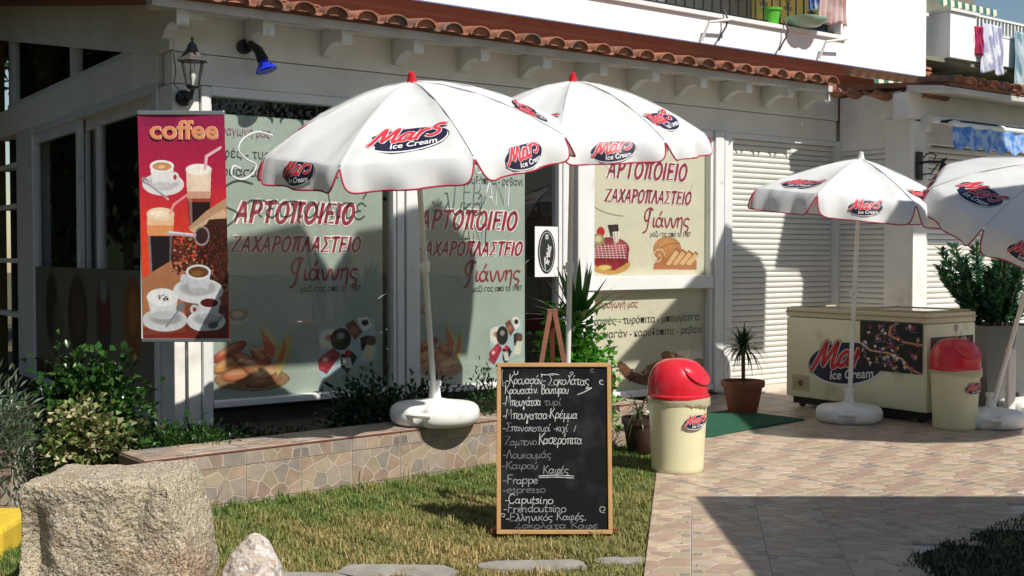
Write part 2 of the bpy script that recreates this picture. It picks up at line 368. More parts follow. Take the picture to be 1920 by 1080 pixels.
def tile_mesh(name, st, rect=None, halfs=(), thick=.01, tone=1.0):
    """tile with its origin at the full tile's centre, top at z=0; rect and half-planes cut it"""
    h = TS / 2 - .0014; base = [(-h, -h), (h, -h), (h, h), (-h, h)]; cl = list(halfs)
    if rect:
        x0, x1, y0, y1 = rect; cl += [(-1, 0, -x0), (1, 0, x1), (0, -1, -y0), (0, 1, y1)]
    for c in cl: base = clip_half(base, *c)
    if len(base) < 3 or area(base) < 4e-4: return None
    V = []; F = []; C = []; MI = []
    g = tuple(x * (tone + 1) / 2 for x in (.54, .46, .37))
    def addp(poly, z0, z1, col, bev):
        n = len(poly); o = len(V); cx = sum(p[0] for p in poly) / n; cy = sum(p[1] for p in poly) / n
        rr = max(math.hypot(p[0] - cx, p[1] - cy) for p in poly); s = 1 - bev / rr
        for p in poly: V.append((p[0], p[1], z0)); C.append(col)
        for p in poly: V.append((cx + (p[0] - cx) * s, cy + (p[1] - cy) * s, z1)); C.append(col)
        F.append(tuple(range(o + n, o + 2 * n)))
        for i in range(n): F.append((o + i, o + (i + 1) % n, o + (i + 1) % n + n, o + i + n))
    addp(base, -thick, -.0015, g, .0008)
    for poly, col in st:
        for c in cl: poly = clip_half(poly, *c)
        if len(poly) > 2 and area(poly) > 3e-5: addp(poly, -.0018, 0, tuple(x * tone for x in col), .0016)
    me = bpy.data.meshes.new(name); me.from_pydata(V, [], F); me.update(); setcol(me, np.array(C)); me.materials.append(M_STONE); return me

# ------------------------------------------------------------------ ground
g = MB().add([(-60, -30, -.03), (60, -30, -.03), (60, 90, -.03), (-60, 90, -.03)], [(0, 1, 2, 3)])
M_LAWNG = mat('lawn_soil', (.075, .07, .03), .95, bump=.6, bscale=30, var=.4, vscale=6, dirt=((.16, .12, .06), 3, .5))
tag(link('ground', g.mesh('ground', M_LAWNG)), kind='structure')
# building frame: x = along the shop front, y = into the building
P0 = (-2.51, 8.47); RZ = math.atan2(.586, .81)
DX, DY = math.cos(RZ), math.sin(RZ)
def W(t, y, z=0):                            # building frame -> world
    return Vector((P0[0] + t * DX - y * DY, P0[1] + t * DY + y * DX, z))
# lawn edge line through (.93,7.37) and (.59,5.1)
EX, EY = .93 - .59, 7.37 - 5.1; EL = math.hypot(EX, EY); EX /= EL; EY /= EL
def right_of_edge(x, y): return (x - .59) * EY - (y - 5.1) * EX      # >0 on the paved side
# paving slabs (joint-coloured beds)
def sheet(name, poly, z, m, thick=.05):
    mb = MB().prism(poly, (0, 0, z - thick), (1, 0, 0), (0, 1, 0), (0, 0, thick)); o = link(name, mb.mesh(name, m)); return tag(o, kind='structure')
eA = (.59 - EX * 3, 5.1 - EY * 3); eB = (.59 + EX * 4.2, 5.1 + EY * 4.2)
L2 = [(1.78, 2.0), (1.86, 5.38), (5.6, 8.86), (9, 8.9), (9, 2.0)]   # second lawn, lower right
patio = sheet('patio', [eA, (1.78, eA[1]), (1.86, 5.38), (5.6, 8.86), (9, 12), (9, 16), (4, 13.3), (.2, 10.4), eB], -.012, M_GROUT)
path = tag(link('path', None), kind='structure')
def inpoly(P, x, y):
    m = False; j = len(P) - 1
    for i in range(len(P)):
        if ((P[i][1] > y) != (P[j][1] > y)) and x < (P[j][0] - P[i][0]) * (y - P[i][1]) / (P[j][1] - P[i][1]) + P[i][0]: m = not m
        j = i
    return m
def lay(parent, ox, oy, ang, halfw, rng_, inside, flip):
    c, s = math.cos(ang), math.sin(ang); base = tile_mesh('tile', STN[0]); n = 0
    for i in range(*rng_[0]):
        for j in range(*rng_[1]):
            x = ox + (c * i - s * j) * TS; y = oy + (s * i + c * j) * TS
            if not inside(x, y): continue
            if y < 4.3 or abs(x) > y * .49 + .5: continue
            k = (i if flip == 0 else j) % 2
            hl = []; cut = False; drop = False
            for (nx, ny, cc) in halfw:
                d = nx * x + ny * y - cc
                if d > TS * .72: drop = True
                elif d > -TS * .72: cut = True; a = ang + math.pi * k; lx, ly = nx * math.cos(a) + ny * math.sin(a), -nx * math.sin(a) + ny * math.cos(a); hl.append((lx, ly, -d))
            if drop: continue
            me = tile_mesh('tile', STN[0], halfs=hl) if cut else base
            if me is None: continue
            o = link('tile', me, parent, loc=(x, y, 0), rz=ang + math.pi * k)
            o.rotation_euler = (random.gauss(0, .0025), random.gauss(0, .0025), ang + math.pi * k); n += 1
    return n
edgeh = (-EY, EX, -(.59 * EY - 5.1 * EX) + .004 - .008)
# y = 6.6 boundary between the path in front and the patio
l2n = (-(8.86 - 5.38), (5.6 - 1.86)); l2l = math.hypot(*l2n); l2n = (l2n[0] / l2l, l2n[1] / l2l)
l2h = (-l2n[0], -l2n[1], -(l2n[0] * 1.86 + l2n[1] * 5.38))
n1 = lay(patio, 1.608, 7.43, RZ - .02, [edgeh, (0, -1, -6.6)] , ((-12, 16), (-12, 14)), lambda x, y: l2n[0] * (x - 1.86) + l2n[1] * (y - 5.38) > .1 and y < 12.9, 0)
n2 = lay(path, 1.016 - .18, 6.55 - .12, R(-9), [edgeh, (0, 1, 6.6)], ((-3, 8), (-8, 2)), lambda x, y: x < 1.86 or l2n[0] * (x - 1.86) + l2n[1] * (y - 5.38) > -.02, 1)
print('tiles', n1, n2)
# grass-side kerb edge is bare tile edge; green door mat
M_MAT = mat('green_matting', (.012, .11, .055), .95, bump=1, bscale=300, var=.2, vscale=20)
mm = MB().box(0, 1.5, 0, .8, 0, .014, 0, .005)
mp = [Vector((1.50, 8.95, 0)), Vector((2.22, 9.62, 0))]
dm = (mp[1] - mp[0]).normalized()
dmat = link('door_mat', mm.mesh('door_mat', M_MAT), loc=(1.45, 8.88, .002), rz=math.atan2(dm.y, dm.x))
tag(dmat, 'green door mat lying half behind the sunlit red-lidded bin', 'mat')

# ------------------------------------------------------------------ planter walls (tiled)
def tiled_wall(name, label, A, ang, length, top, depth, left_joint, endcap=True, tone=1.0):
    t = thing(name, label, 'wall', (A[0], A[1], 0), ang)
    bx('core', M_GROUT, t, .004, length - .004, .012, depth - .012, -.3, top - .006)
    i = 0; x = left_joint - TS
    while x < length:
        x0, x1 = max(x, 0), min(x + TS, length); cx = x + TS / 2; k = i % 2; a = math.pi * k
        if x1 - x0 > .02:
            lx0, lx1 = (x0 - cx, x1 - cx) if k == 0 else (cx - x1, cx - x0)
            st = STW[i % 2]
            # top tile
            me = tile_mesh('tile', st, (lx0, lx1, -depth / 2, depth / 2), tone=tone)
            if me: link('tile', me, t, M=Matrix.Translation((cx, depth / 2, top)) @ Matrix.Rotation(a, 4, 'Z'))
            # front strip and lower course
            V = Matrix.Rotation(R(90), 4, 'X')
            zs = top - .004 - .092; HS = .212
            for z0, z1, cz in ((zs + .002, top - .012, zs + .002 + TS / 2), (zs - HS + .002, zs - .002, zs - HS / 2), (zs - 2 * HS, zs - HS - .002, zs - HS * 1.5)):
                y0, y1 = (z0 - cz, z1 - cz) if k == 0 else (cz - z1, cz - z0)
                me = tile_mesh('tile', st, (lx0, lx1, max(y0, -TS / 2), min(y1, TS / 2)), tone=tone * .9)
                if me: link('tile', me, t, M=Matrix.Translation((cx, 0, cz)) @ V @ Matrix.Rotation(a, 4, 'Z'))
        x += TS; i += 1
    M_CUT = mat('red_clay_tile_edge', (.20, .075, .05), .8, var=.2)
    bx('tile_edge', M_CUT, t, -.004, length + .002, -.006, .006, top - .011, top - .0035)
    if endcap:
        bx('end_panel', mat('brown_tile_end', (.17, .11, .08), .6, var=.2, bump=.2), t, -.012, .003, 0, depth, -.2, top - .012, bev=.002)
    return t
WA = math.atan2(.636, .771)
wall_f = tiled_wall('planter_wall', 'low wall clad in beige crazy-paving tiles, carrying the white umbrella foot', (-2.03, 6.27), WA, 3.98, .31, .36, .25, tone=.82)
wall_l = tiled_wall('planter_wall', 'low brown wall end behind the granite boulder at far left', (-4.6, 6.62), R(-3), 1.72, .31, .3, .2, tone=.8)
# planting soil behind the walls
sb = [W(-6, -.1), W(-.3, -2.2), W(0.0, -1.9), (wall_f.location + Vector((DX, DY, 0)) * 0), W(4.0, -1.1), W(4.0, -.02), W(0, -.02), W(0, 6)]
sp = [(-4.6, 6.8), (-2.35, 6.7), (-2.2, 6.5), (-1.9, 6.6), (.9, 8.93), (.62, 10.75), (-2.51, 8.49), (-6.5, 13.9), (-8, 12)]
tag(link('planting_bed_soil', MB().prism(sp, (0, 0, -.02), (1, 0, 0), (0, 1, 0), (0, 0, .17)).mesh('planting_bed_soil', M_SOIL)), kind='structure')

# ------------------------------------------------------------------ bakery
shop = thing('bakery', 'single-storey white bakery with lettered windows, roller shutters and clay tile eave', 'building', (P0[0], P0[1], 0), RZ)
def B(name, m, x0, x1, y0, y1, z0, z1, bev=0, parent=None, **k): return bx(name, m, parent or shop, x0, x1, y0, y1, z0, z1, bev, **k)
# shell: interior walls / floor / ceiling
B('interior_floor', mat('interior_floor', (.12, .10, .08), .4), .1, 7.5, .1, 5.6, -.02, .05)
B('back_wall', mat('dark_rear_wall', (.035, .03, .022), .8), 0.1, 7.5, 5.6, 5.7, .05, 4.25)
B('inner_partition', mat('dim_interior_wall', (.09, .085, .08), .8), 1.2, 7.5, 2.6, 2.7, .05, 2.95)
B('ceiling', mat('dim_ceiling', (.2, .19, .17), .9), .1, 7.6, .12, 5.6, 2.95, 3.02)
# front header: lower band and upper band with a fine joint between
B('header_band', M_PLASTER, .0, 7.62, .0, .16, 2.716, 2.944, .004)
B('upper_wall', M_PLASTER, .012, 7.63, -.012, .16, 2.95, 3.31, .004)
B('corner_column', M_PLASTER, 0, .205, 0, .28, -.1, 2.71, .006)
B('corner_pilaster', M_WHITE, .21, .285, -.035, .1, -.1, 2.705, .006)
B('sill_wall', mat('dark_plinth', (.06, .04, .035), .8, var=.3), .29, 4.05, .08, .2, -.1, .235)
# roof: flat slab rising into the building + gable fascia
pitch = math.tan(R(9.8))
def roofz(y): return 3.30 + (y + .47) * pitch
rf = part('roof', MB().prism([(-.47, roofz(-.47) - .1), (-.47, roofz(-.47) - .045), (6.2, roofz(6.2)), (6.2, roofz(6.2) - .1)], (-.28, 0, 0), (0, 1, 0), (0, 0, 1), (7.3, 0, 0)), M_TERRA, shop)
# eave: white moulded gutter strip under the tiles
ev = MB()
ev.prism([(-.475, 3.165), (-.475, 3.225), (-.44, 3.24), (-.34, 3.24), (-.34, 3.18), (-.43, 3.175)], (-.3, 0, 0), (0, 1, 0), (0, 0, 1), (7.25, 0, 0))
part('gutter_board', ev, mat('weathered_gutter', (.55, .53, .50), .6, var=.2, vscale=4, bump=.2), shop)
B('eave_soffit', M_PLASTER, -.2, 6.95, -.34, -.014, 3.225, 3.25)
# corbels
cb = MB(); prof = [(0, 0), (0, -.2), (.05, -.195), (.09, -.16), (.16, -.125), (.26, -.115), (.31, -.13), (.345, -.15), (.36, -.13), (.36, 0)]
cb.prism([(-.016 - a, 3.222 + b) for a, b in prof], (-.045, 0, 0), (0, 1, 0), (0, 0, 1), (.09, 0, 0)); cme = cb.mesh('corbel', M_WHITE)
for tt in (-.05, .60, 1.25, 1.90, 2.55, 3.21, 3.86, 4.50, 5.14, 5.78, 6.41, 7.0): link('corbel', cme, shop, loc=(tt, 0, 0))
# roof tiles, one object each: barrel tiles along the eave
def barrel(L, r0, r1, th=.014, n=9, arc=180, cap=False):
    mb = MB(); vs = []; a0 = (180 - arc) / 2
    for (y, r) in ((0, r0), (L * .5, (r0 + r1) / 2), (L, r1)):
        for rr in (r, r - th):
            for i in range(n):
                a = R(a0 + arc * i / (n - 1)); vs.append((rr * math.cos(a), y, rr * math.sin(a)))
    fs = []
    for s in range(2):
        o = s * 2 * n
        for i in range(n - 1):
            fs.append((o + i, o + i + 1, o + 2 * n + i + 1, o + 2 * n + i)); fs.append((o + n + i + 1, o + n + i, o + 3 * n + i, o + 3 * n + i + 1))
        fs.append((o, o + 2 * n, o + 3 * n, o + n)); fs.append((o + n - 1, o + 2 * n - 1, o + 4 * n - 1, o + 3 * n - 1))
    for i in range(n - 1): fs.append((i + 1, i, n + i, n + i + 1)); fs.append((4 * n + i, 4 * n + i + 1, 5 * n + i + 1, 5 * n + i))
    if cap: o = len(vs); vs += [(r0 * .93 * math.cos(R(180 * i / (n - 1))), .035, r0 * .93 * math.sin(R(180 * i / (n - 1)))) for i in range(n)]; fs.append(tuple(range(o, o + n)))
    mb.add(vs, fs); return mb
cov = barrel(.44, .104, .082, cap=True).xf(Matrix.Diagonal((1, 1, .74, 1))).mesh('tile', M_RTILE); shade(cov, 50)
pan = barrel(.44, .075, .09, arc=150); pan.xf(Matrix.Rotation(math.pi, 4, 'Y')); panm = pan.mesh('tile', M_RTILE); shade(panm, 50)
nT = 27; step = 7.05 / nT
for i in range(nT + 1):
    x = -.26 + i * step
    for (y, dz) in ((-.605, 0), (-.22, .012)):
        if y > -.5 and i % 1: continue
        zc = roofz(y) - .055
        o = link('tile', cov, rf, loc=(x, y, zc + .008 + dz)); o.rotation_euler = (R(9.8) + random.gauss(0, .012), random.gauss(0, .03), random.gauss(0, .03))
        if i < nT:
            o = link('tile', panm, rf, loc=(x + step / 2, y + .03, zc + .075 + dz)); o.rotation_euler = (R(9.8), random.gauss(0, .02), random.gauss(0, .02))
# tiles along the gable verge
for j in range(14):
    y = -.5 + j * .42; o = link('tile', cov, rf, loc=(-.36, y, roofz(y) - .03)); o.rotation_euler = (R(9.8) + random.gauss(0, .01), random.gauss(0, .03), 0)
# broken end of the roof where it turns the corner
for (x, y, z, rz, ry) in ((6.95, -.62, 3.21, -1.2, .1), (7.2, -.75, 3.19, -1.35, .0), (7.42, -.92, 3.18, -1.45, -.1), (7.62, -1.1, 3.17, -1.5, .05), (7.05, -.45, 3.26, -.9, .0)):
    o = link('tile', panm, rf, loc=(x, y, z)); o.rotation_euler = (0, ry, rz)
M_RTILE2 = M_RTILE

# gable side (x = 0 plane, running back in y), dark in the shade
def gablez(y): return roofz(y) - .12
B('gable_beam', M_PLASTER, -.012, .14, .285, 5.9, 2.755, 3.055, .004)
fas = MB().prism([(-.30, gablez(-.3) - .07), (-.30, gablez(-.3) + .02), (6.0, gablez(6.0) + .02), (6.0, gablez(6) - .36), (.3, gablez(.3) - .36), (.0, gablez(0) - .3), (-.012, gablez(0) - .15)], (-.02, 0, 0), (0, 1, 0), (0, 0, 1), (.16, 0, 0))
part('gable_fascia', fas, M_PLASTER, shop)
# triangular transom window
tf = part('transom_window', MB().prism([(.2, 3.06), (.2, 3.10), (5.3, 3.10 + .0), (5.3, 3.06)], (.0, 0, 0), (0, 1, 0), (0, 0, 1), (.07, 0, 0)), M_WHITE, shop)
B('frame', M_WHITE, -.005, .075, 2.59, 2.73, 3.06, gablez(2.66) - .3, parent=tf)
B('frame', M_WHITE, -.005, .075, 5.03, 5.18, 3.06, gablez(5.1) - .3, parent=tf)
part('pane', MB().add([(.03, .4, 3.1), (.03, 5.05, 3.1), (.03, 5.05, gablez(5.05) - .33), (.03, .4, gablez(.4) - .33)], [(0, 3, 2, 1)]), M_GLASS, tf)
# doors
def vpost(y0, y1, x0=-.02, x1=.12, z0=.1, z1=2.75, name='door_post', m=None): return B(name, m or M_WHITE, x0, x1, y0, y1, z0, z1, .006)
vpost(.29, .40); vpost(4.15, 4.84, -.02, .16)
def door(y0, y1, x, z1=2.68):
    d_ = B('side_door', M_WHITE, x, x + .05, y0, y1, z1 - .1, z1, .004)
    B('frame', M_WHITE, x, x + .05, y0, y0 + .09, .15, z1 - .1, .004, parent=d_); B('frame', M_WHITE, x, x + .05, y1 - .09, y1, .15, z1 - .1, .004, parent=d_)
    B('frame', M_WHITE, x, x + .05, y0 + .09, y1 - .09, .12, .22, .004, parent=d_)
    part('pane', MB().add([(x + .02, y0 + .05, .2), (x + .02, y1 - .05, .2), (x + .02, y1 - .05, z1 - .05), (x + .02, y0 + .05, z1 - .05)], [(0, 3, 2, 1)]), M_GLASS, d_)
    return d_
door(.40, 2.10, .04); dd = door(2.5, 4.15, .0); door(2.06, 2.62, .07)
B('door_head', M_WHITE, -.015, .12, .29, 4.2, 2.68, 2.755, .004)
B('side_plinth', mat('dark_plinth'), .0, .14, .3, 5.6, -.1, .12)
# far bay with shelves
B('far_wall', mat('mustard_wall', (.10, .07, .012), .8), -.14, .1, 5.9, 6.0, -.1, 4.35); B('bay_back', mat('mustard_wall'), .36, .42, 4.86, 5.9, 0, 4.1)
for z in (.75, 1.35, 1.95, 2.4): B('shelf', M_PLASTER, .0, .35, 4.86, 5.88, z, z + .05)
# lower films on the gable doors with printed pictures
def film_art(name, nx, ny, rect, fn, draw, parent, bgc=None):
    P = Paint(nx, ny, bgc); P.asp = rect[1] / rect[0]; draw(P); return link(name, P.mesh(name, fn, M_PRINT), parent)
def draw_side(P):
    P.ell(.86, .36, .07, .30, '7a4822', soft=.25); P.ell(.86, .3, .035, .16, '9a6430', soft=.5)
    P.ell(.64, .40, .06, .34, '3a3236', soft=.15); P.ell(.64, .3, .05, .2, '5a1c20', soft=.3); P.ell(.64, .16, .03, .1, '6a7a74', soft=.4)
    P.ell(.42, .4, .09, .34, '2e2220', soft=.25); P.ell(.42, .36, .05, .2, '4c3a30', soft=.6)
    P.ell(.17, .36, .06, .32, '241c1a', rot=.1, soft=.3); P.ell(.24, .5, .05, .2, '5a5040', rot=-.3, soft=.5)
    for k in range(40): P.ell(.55 + random.random() * .12, .78 + random.random() * .06, .006, .012, '2a1a10')
    for k in range(9): P.ell(.05 + k * .1, 1.02, .05, .2 + .05 * math.sin(k * 3), ['3a2a1c', '2c2a22', '402020'][k % 3], soft=.3)
film_art('printed_film', 300, 120, (3.7, 1.1), lambda X, Z: np.stack([0 * X - .006, 4.12 - X * 3.7, .2 + Z * 1.12], 1), draw_side, dd, bgc='66655a')

# ------------------------------------------------------------------ shop front windows
FY = .06                                     # film plane
def wframe(name, x0, x1, z0, z1, l=.05, r=.05, b=.05, tp=.07, y0=-.02, y1=.09):
    w_ = B(name, M_WHITE, x0, x1, y0, y1, z1 - tp, z1, .005)
    B('frame', M_WHITE, x0, x0 + l, y0, y1, z0 + b, z1 - tp, .005, parent=w_); B('frame', M_WHITE, x1 - r, x1, y0, y1, z0 + b, z1 - tp, .005, parent=w_)
    B('sill', M_WHITE, x0, x1, y0 - .015, y1, z0, z0 + b, .005, parent=w_)
    part('pane', MB().add([(x0 + l, .035, z0 + b), (x1 - r, .035, z0 + b), (x1 - r, .035, z1 - tp), (x0 + l, .035, z1 - tp)], [(0, 1, 2, 3)]), M_GLASS, w_)
    return w_
w1 = wframe('window', .29, 1.89, .28, 2.712, l=.004, r=.03); w2 = wframe('window', 2.11, 3.66, .25, 2.712, l=.01, r=.04)
w3 = wframe('window', 3.95, 5.64, 1.10, 2.712, l=.10, r=.04, b=.13); w4 = wframe('window', 3.95, 5.64, .05, 1.095, l=.10, r=.04, b=.06, tp=.004)
# centre posts with grooves
for (a, b_, dpt) in ((1.895, 1.965, -.03), (1.975, 2.105, -.045), (3.665, 3.735, -.03), (3.82, 3.945, -.06)):
    B('window_post', M_WHITE, a, b_, dpt, .12, .2 if a < 3 else .05, 2.712, .008)
B('window_post', M_WHITE, 5.645, 5.775, -.05, .12, .02, 2.712, .008)
M_BLUE = mat('blue_edge_line', (.03, .09, .35), .4)
B('shutter_guide', M_WHITE, 5.79, 5.915, -.03, .1, .02, 2.69, .006)
B('edge_line', M_BLUE, 5.777, 5.788, -.04, .1, .02, 2.69)  # narrow blue strip beside the shutter guide
# films
def film(w_, x0, x1, z0, z1, m, y=FY):
    n = 24; pts = [(x0, z0), (x1, z0), (x1, z1)]
    return part('printed_film', MB().add([(x, y, z) for x, z in pts + [(x0, z1)]], [(0, 1, 2, 3)]), m, w_)
film(w1, .294, 1.80, .33, 2.52, M_FILM); film(w2, 2.12, 3.285, .30, 2.52, M_FILM)
film(w3, 4.05, 5.60, 1.23, 2.64, M_FILMB); film(w4, 4.05, 5.60, .11, 1.09, M_FILMB)
# lettering; each line its own flat print just in front of the film
def PL(x0, z0, y): return lambda x, z: (x0 + x, y, z0 + z)
def brush(w_, text, x, z, size, width, th, shear=.22):
    ls = strokes(text, size, shear, width=width - shear * size, track=.13)
    mb = MB(); ribbons(mb, ls, th * 1.7, PL(x, z, FY - .003), 1, taper=False); ribbons(mb, ls, th, PL(x, z, FY - .005), 0, jit=.12)
    part('lettering', mb, [M_CRIM, M_HALO], w_)
def plain(w_, text, x, z, size, width, m, shear=0, bold=0.0):
    mb = MB(); put_font(mb, font_mesh(text, size, width, shear, bold), PL(x, z, FY - .004)); part('lettering', mb, m, w_)
def block(w_, x, z, s):
    brush(w_, 'ΑΡΤΟΠΟΙΕΙΟ', x, z + .50 * s, .155 * s, 1.07 * s, .030 * s)
    brush(w_, 'ΖΑΧΑΡΟΠΛΑΣΤΕΙΟ', x - .03 * s, z + .27 * s, .115 * s, 1.15 * s, .023 * s)
    ls = strokes('Gιάννης', .175 * s, .1, width=.62 * s)
    mb = MB(); ribbons(mb, ls, .017 * s, PL(x + .45 * s, z + .04 * s, FY - .005), 0, taper=True); part('lettering', mb, M_CRIM, w_)
    plain(w_, 'μαζί σας από το 1987', x + .55 * s, z - .055 * s, .07 * s, .54 * s, M_BLACKP)
block(w1, .5, 1.20, 1.0); block(w2, 2.16, 1.17, 1.0); block(w3, 4.27, 1.68, 1.03)
for w_, x in ((w1, .28), (w2, 1.98)):
    if w_ is w1:
        plain(w_, 'Παραγωγή μας', x + .02, 2.36, .1, .50, mat('faded_crimson_print', lin('8a5560'), .5), .15)
        plain(w_, 'καφές - τυρόπιτα - μπουγάτσα', x + .02, 2.19, .1, 1.3, M_BLACKP)
        plain(w_, 'κρουασάν - καρυδόπιτα - ρεβανί', x + .02, 2.05, .1, 1.42, M_BLACKP)
    else:
        plain(w_, 'κρουασάν - καρυδόπιτα - ρεβανί', 2.16, 2.07, .095, 1.10, M_BLACKP)
plain(w4, 'Παραγωγή μας', 4.12, .925, .1, .55, M_CRIM, .15); plain(w4, 'καφές - τυρόπιτα - μπουγάτσα', 4.10, .765, .105, 1.42, M_BLACKP)
plain(w4, 'κρουασάν - καρυδόπιτα - ρεβανί', 4.07, .635, .105, 1.50, M_BLACKP)
# thin curved flourishes
for w_, x, z in ((w1, .30, 1.36), (w2, 2.13, 1.36), (w3, 4.06, 1.93)):
    mb = MB(); pts = smooth_line([(0, 0), (.12, -.06), (.3, -.1), (.42, -.11)], 5); ribbons(mb, [pts], .008, PL(x, z, FY - .003))
    pts = smooth_line([(1.15, .0), (1.28, .1), (1.38, .26)], 5); ribbons(mb, [pts], .006, PL(x, z, FY - .003)); part('flourish', mb, mat('pale_grey_print', lin('8f958c') if w_ is not w3 else lin('f0ece0'), .5), w_)
M_SWIRL = mat('faint_swirl_print', lin('d8d3c2'), .5)
def swirl(w_, cx, cz, r, turns, ph):
    pts = [np.array([cx + r * (1 - k / 40) * math.cos(ph + turns * 2 * math.pi * k / 40), cz + r * (1 - k / 40) * math.sin(ph + turns * 2 * math.pi * k / 40)]) for k in range(38)]
    mb = MB(); ribbons(mb, [pts], .007, PL(0, 0, FY - .0025)); part('flourish', mb, M_SWIRL, w_)
for c in ((4.95, 1.42, .09, 1.6, 0), (4.85, 1.62, .07, 1.5, 2), (4.75, 1.36, .05, 1.3, 1), (4.3, 2.35, .1, 1.5, 1)): swirl(w3, *c)
for c in ((4.6, .5, .1, 1.6, 0), (4.9, .9, .08, 1.4, 1), (4.75, .3, .07, 1.5, 2), (5.3, .95, .07, 1.4, 0), (4.3, .55, .07, 1.4, 0)): swirl(w4, *c)
# pictures ---------------------------------------------------------
def dr_bread(P):                             # basket of breads
    P.ell(.5, .82, .46, .17, '8a6a48', rot=.05, soft=.1); P.poly([(.05, .6), (.1, .92), (.75, 1), (.92, .6)], '94734f')
    for k in range(26): P.line([(.08 + k * .03, .9), (.12 + k * .03, .7)], .006, '6d5238', .7)
    for x, y, a, b, r, c in ((.22, .42, .24, .09, .45, 'a0453a'), (.2, .6, .2, .09, .35, 'c08850'), (.42, .56, .2, .09, -.5, 'b8653f'), (.32, .74, .2, .1, .1, 'b06a48'), (.6, .5, .16, .1, -.7, 'a84a38'), (.52, .66, .16, .12, -.4, 'b8704a'), (.66, .74, .2, .09, .3, 'c79a70'), (.62, .88, .2, .06, .1, 'a86048')):
        P.ell(x, y, a, b, '5a3022', rot=-r, soft=.15); P.ell(x, y - .012, a * .92, b * .86, c, rot=-r, soft=.5); P.ell(x - .02, y - .03, a * .5, b * .4, 'd7ab80', rot=-r, soft=.9, amt=.5)
    P.poly([(.6, .05), (.68, .08), (.86, .35), (.84, .6), (.68, .5)], 'b5a878'); P.poly([(.6, .1), (.78, .4), (.76, .56), (.64, .42)], 'bf6040')
    P.poly([(.93, .16), (.99, .3), (.95, .6), (.8, .8), (.78, .5)], 'b3a066'); P.poly([(.9, .26), (.93, .4), (.86, .6), (.8, .62)], 'c26844')
    for k in range(5): P.line([(.34 + k * .045, .12 + k * .015), (.5 + k * .035, .42)], .008, 'd8c8a0')
def dr_cakes(P):                             # platter of small cakes
    P.poly([(.08, .2), (.95, .02), (1.0, .7), (.1, .98)], '9fb0b4'); P.ell(.25, .34, .17, .16, 'cfcabd', soft=.15)
    P.ell(.25, .32, .07, .05, 'a8714a', soft=.6); P.ell(.42, .35, .16, .18, '1a1412', soft=.1); P.ell(.42, .3, .06, .05, '8a8078', soft=.5)
    P.poly([(.48, .12), (.62, .04), (.76, .25), (.64, .38)], '6a3a2a'); P.ell(.62, .22, .07, .06, '95604a', soft=.6); P.poly([(.66, .02), (.84, .0), (.92, .16), (.78, .25)], 'd6d2c8'); P.ell(.8, .1, .06, .05, '1a1512', soft=.4)
    P.poly([(.72, .34), (.86, .3), (.9, .5), (.74, .56)], '2a1e1a'); P.ell(.9, .4, .08, .08, '5c3a34', soft=.3); P.poly([(.82, .46), (.97, .5), (.9, .74), (.72, .7)], 'c9c4a8')
    P.poly([(.06, .66), (.3, .48), (.42, .6), (.2, .9), (.08, .82)], '8c1c30'); P.poly([(.1, .66), (.28, .52), (.34, .58), (.18, .74)], 'a93448'); P.ell(.18, .66, .04, .03, 'e0b0b0', soft=.8)
    P.poly([(.42, .6), (.6, .56), (.68, .66), (.52, .92), (.42, .8)], '20181a'); P.ell(.53, .58, .05, .05, 'b0182c', soft=.2)
    for k in range(9): P.line([(.44 + k * .015, .66), (.5 + k * .012, .82)], .007, 'd0ccc8')
def dr_cup(P):
    P.line([(.1, .25), (.35, .1), (.5, .3), (.35, .5)], .02, '6d6a62'); P.line([(.5, .3), (.9, .2), (.95, .4), (.75, .6)], .02, '4c4a44')
    P.ell(.5, .75, .38, .22, 'aca79a', soft=.1); P.ell(.5, .7, .3, .14, '8c7a66', soft=.3); P.ell(.5, .7, .16, .08, 'b5a590', soft=.4)
def dr_cake(P):                              # glazed round cake
    P.ell(.5, .8, .5, .2, 'b98a4a', soft=.08); P.poly([(.02, .5), (.98, .46), (.95, .76), (.6, .92), (.25, .9), (.03, .74)], '8a1a26'); P.ell(.5, .5, .48, .24, '7c1a26', soft=.15); P.ell(.7, .42, .2, .08, 'b04a58', soft=.9, amt=.6); P.ell(.35, .62, .2, .12, '5a1018', soft=.9, amt=.6); P.ell(.8, .66, .1, .14, '561018', soft=.9, amt=.7)
    for k in range(9): P.line([(.08 + k * .09, .38 + .02 * (k % 3)), (.14 + k * .09, .68)], .008, 'ecc0c0')
    for k in range(6): P.line([(.04, .46 + k * .04), (.9, .42 + k * .05)], .006, 'ecc0c0')
    P.poly([(.42, .02), (.7, .0), (.72, .22), (.5, .26)], '20120c'); P.poly([(.55, .16), (.75, .14), (.7, .36), (.6, .4)], 'd9cfc0'); P.line([(.6, .18), (.62, .38)], .01, '2a1a14'); P.line([(.67, .17), (.67, .36)], .01, '2a1a14')
    P.ell(.26, .16, .1, .1, 'b01c26', soft=.2); P.ell(.2, .32, .15, .12, '8f8058', soft=.3); P.ell(.2, .3, .08, .06, 'cbbd90', soft=.7)
    P.ell(.36, .86, .16, .05, 'd4b46a', soft=.4)
def dr_loaf(P):
    P.poly([(.05, .82), (.15, .62), (.98, .7), (.98, .98), (.04, .96)], 'b06a48'); P.ell(.34, .4, .3, .36, 'a5683a', soft=.08); P.ell(.32, .32, .24, .24, 'c98c55', soft=.9, amt=.7)
    P.line([(.12, .42), (.35, .26), (.6, .22)], .008, '7c4826')
    for k in range(4):
        x = .42 + k * .14; P.poly([(x - .16, .84), (x + .1, .34 + .03 * k), (x + .2, .44 + .03 * k), (x, .9)], '9a6238'); P.poly([(x - .12, .82), (x + .09, .42 + .03 * k), (x + .17, .5 + .03 * k), (x, .86)], 'd2a878')
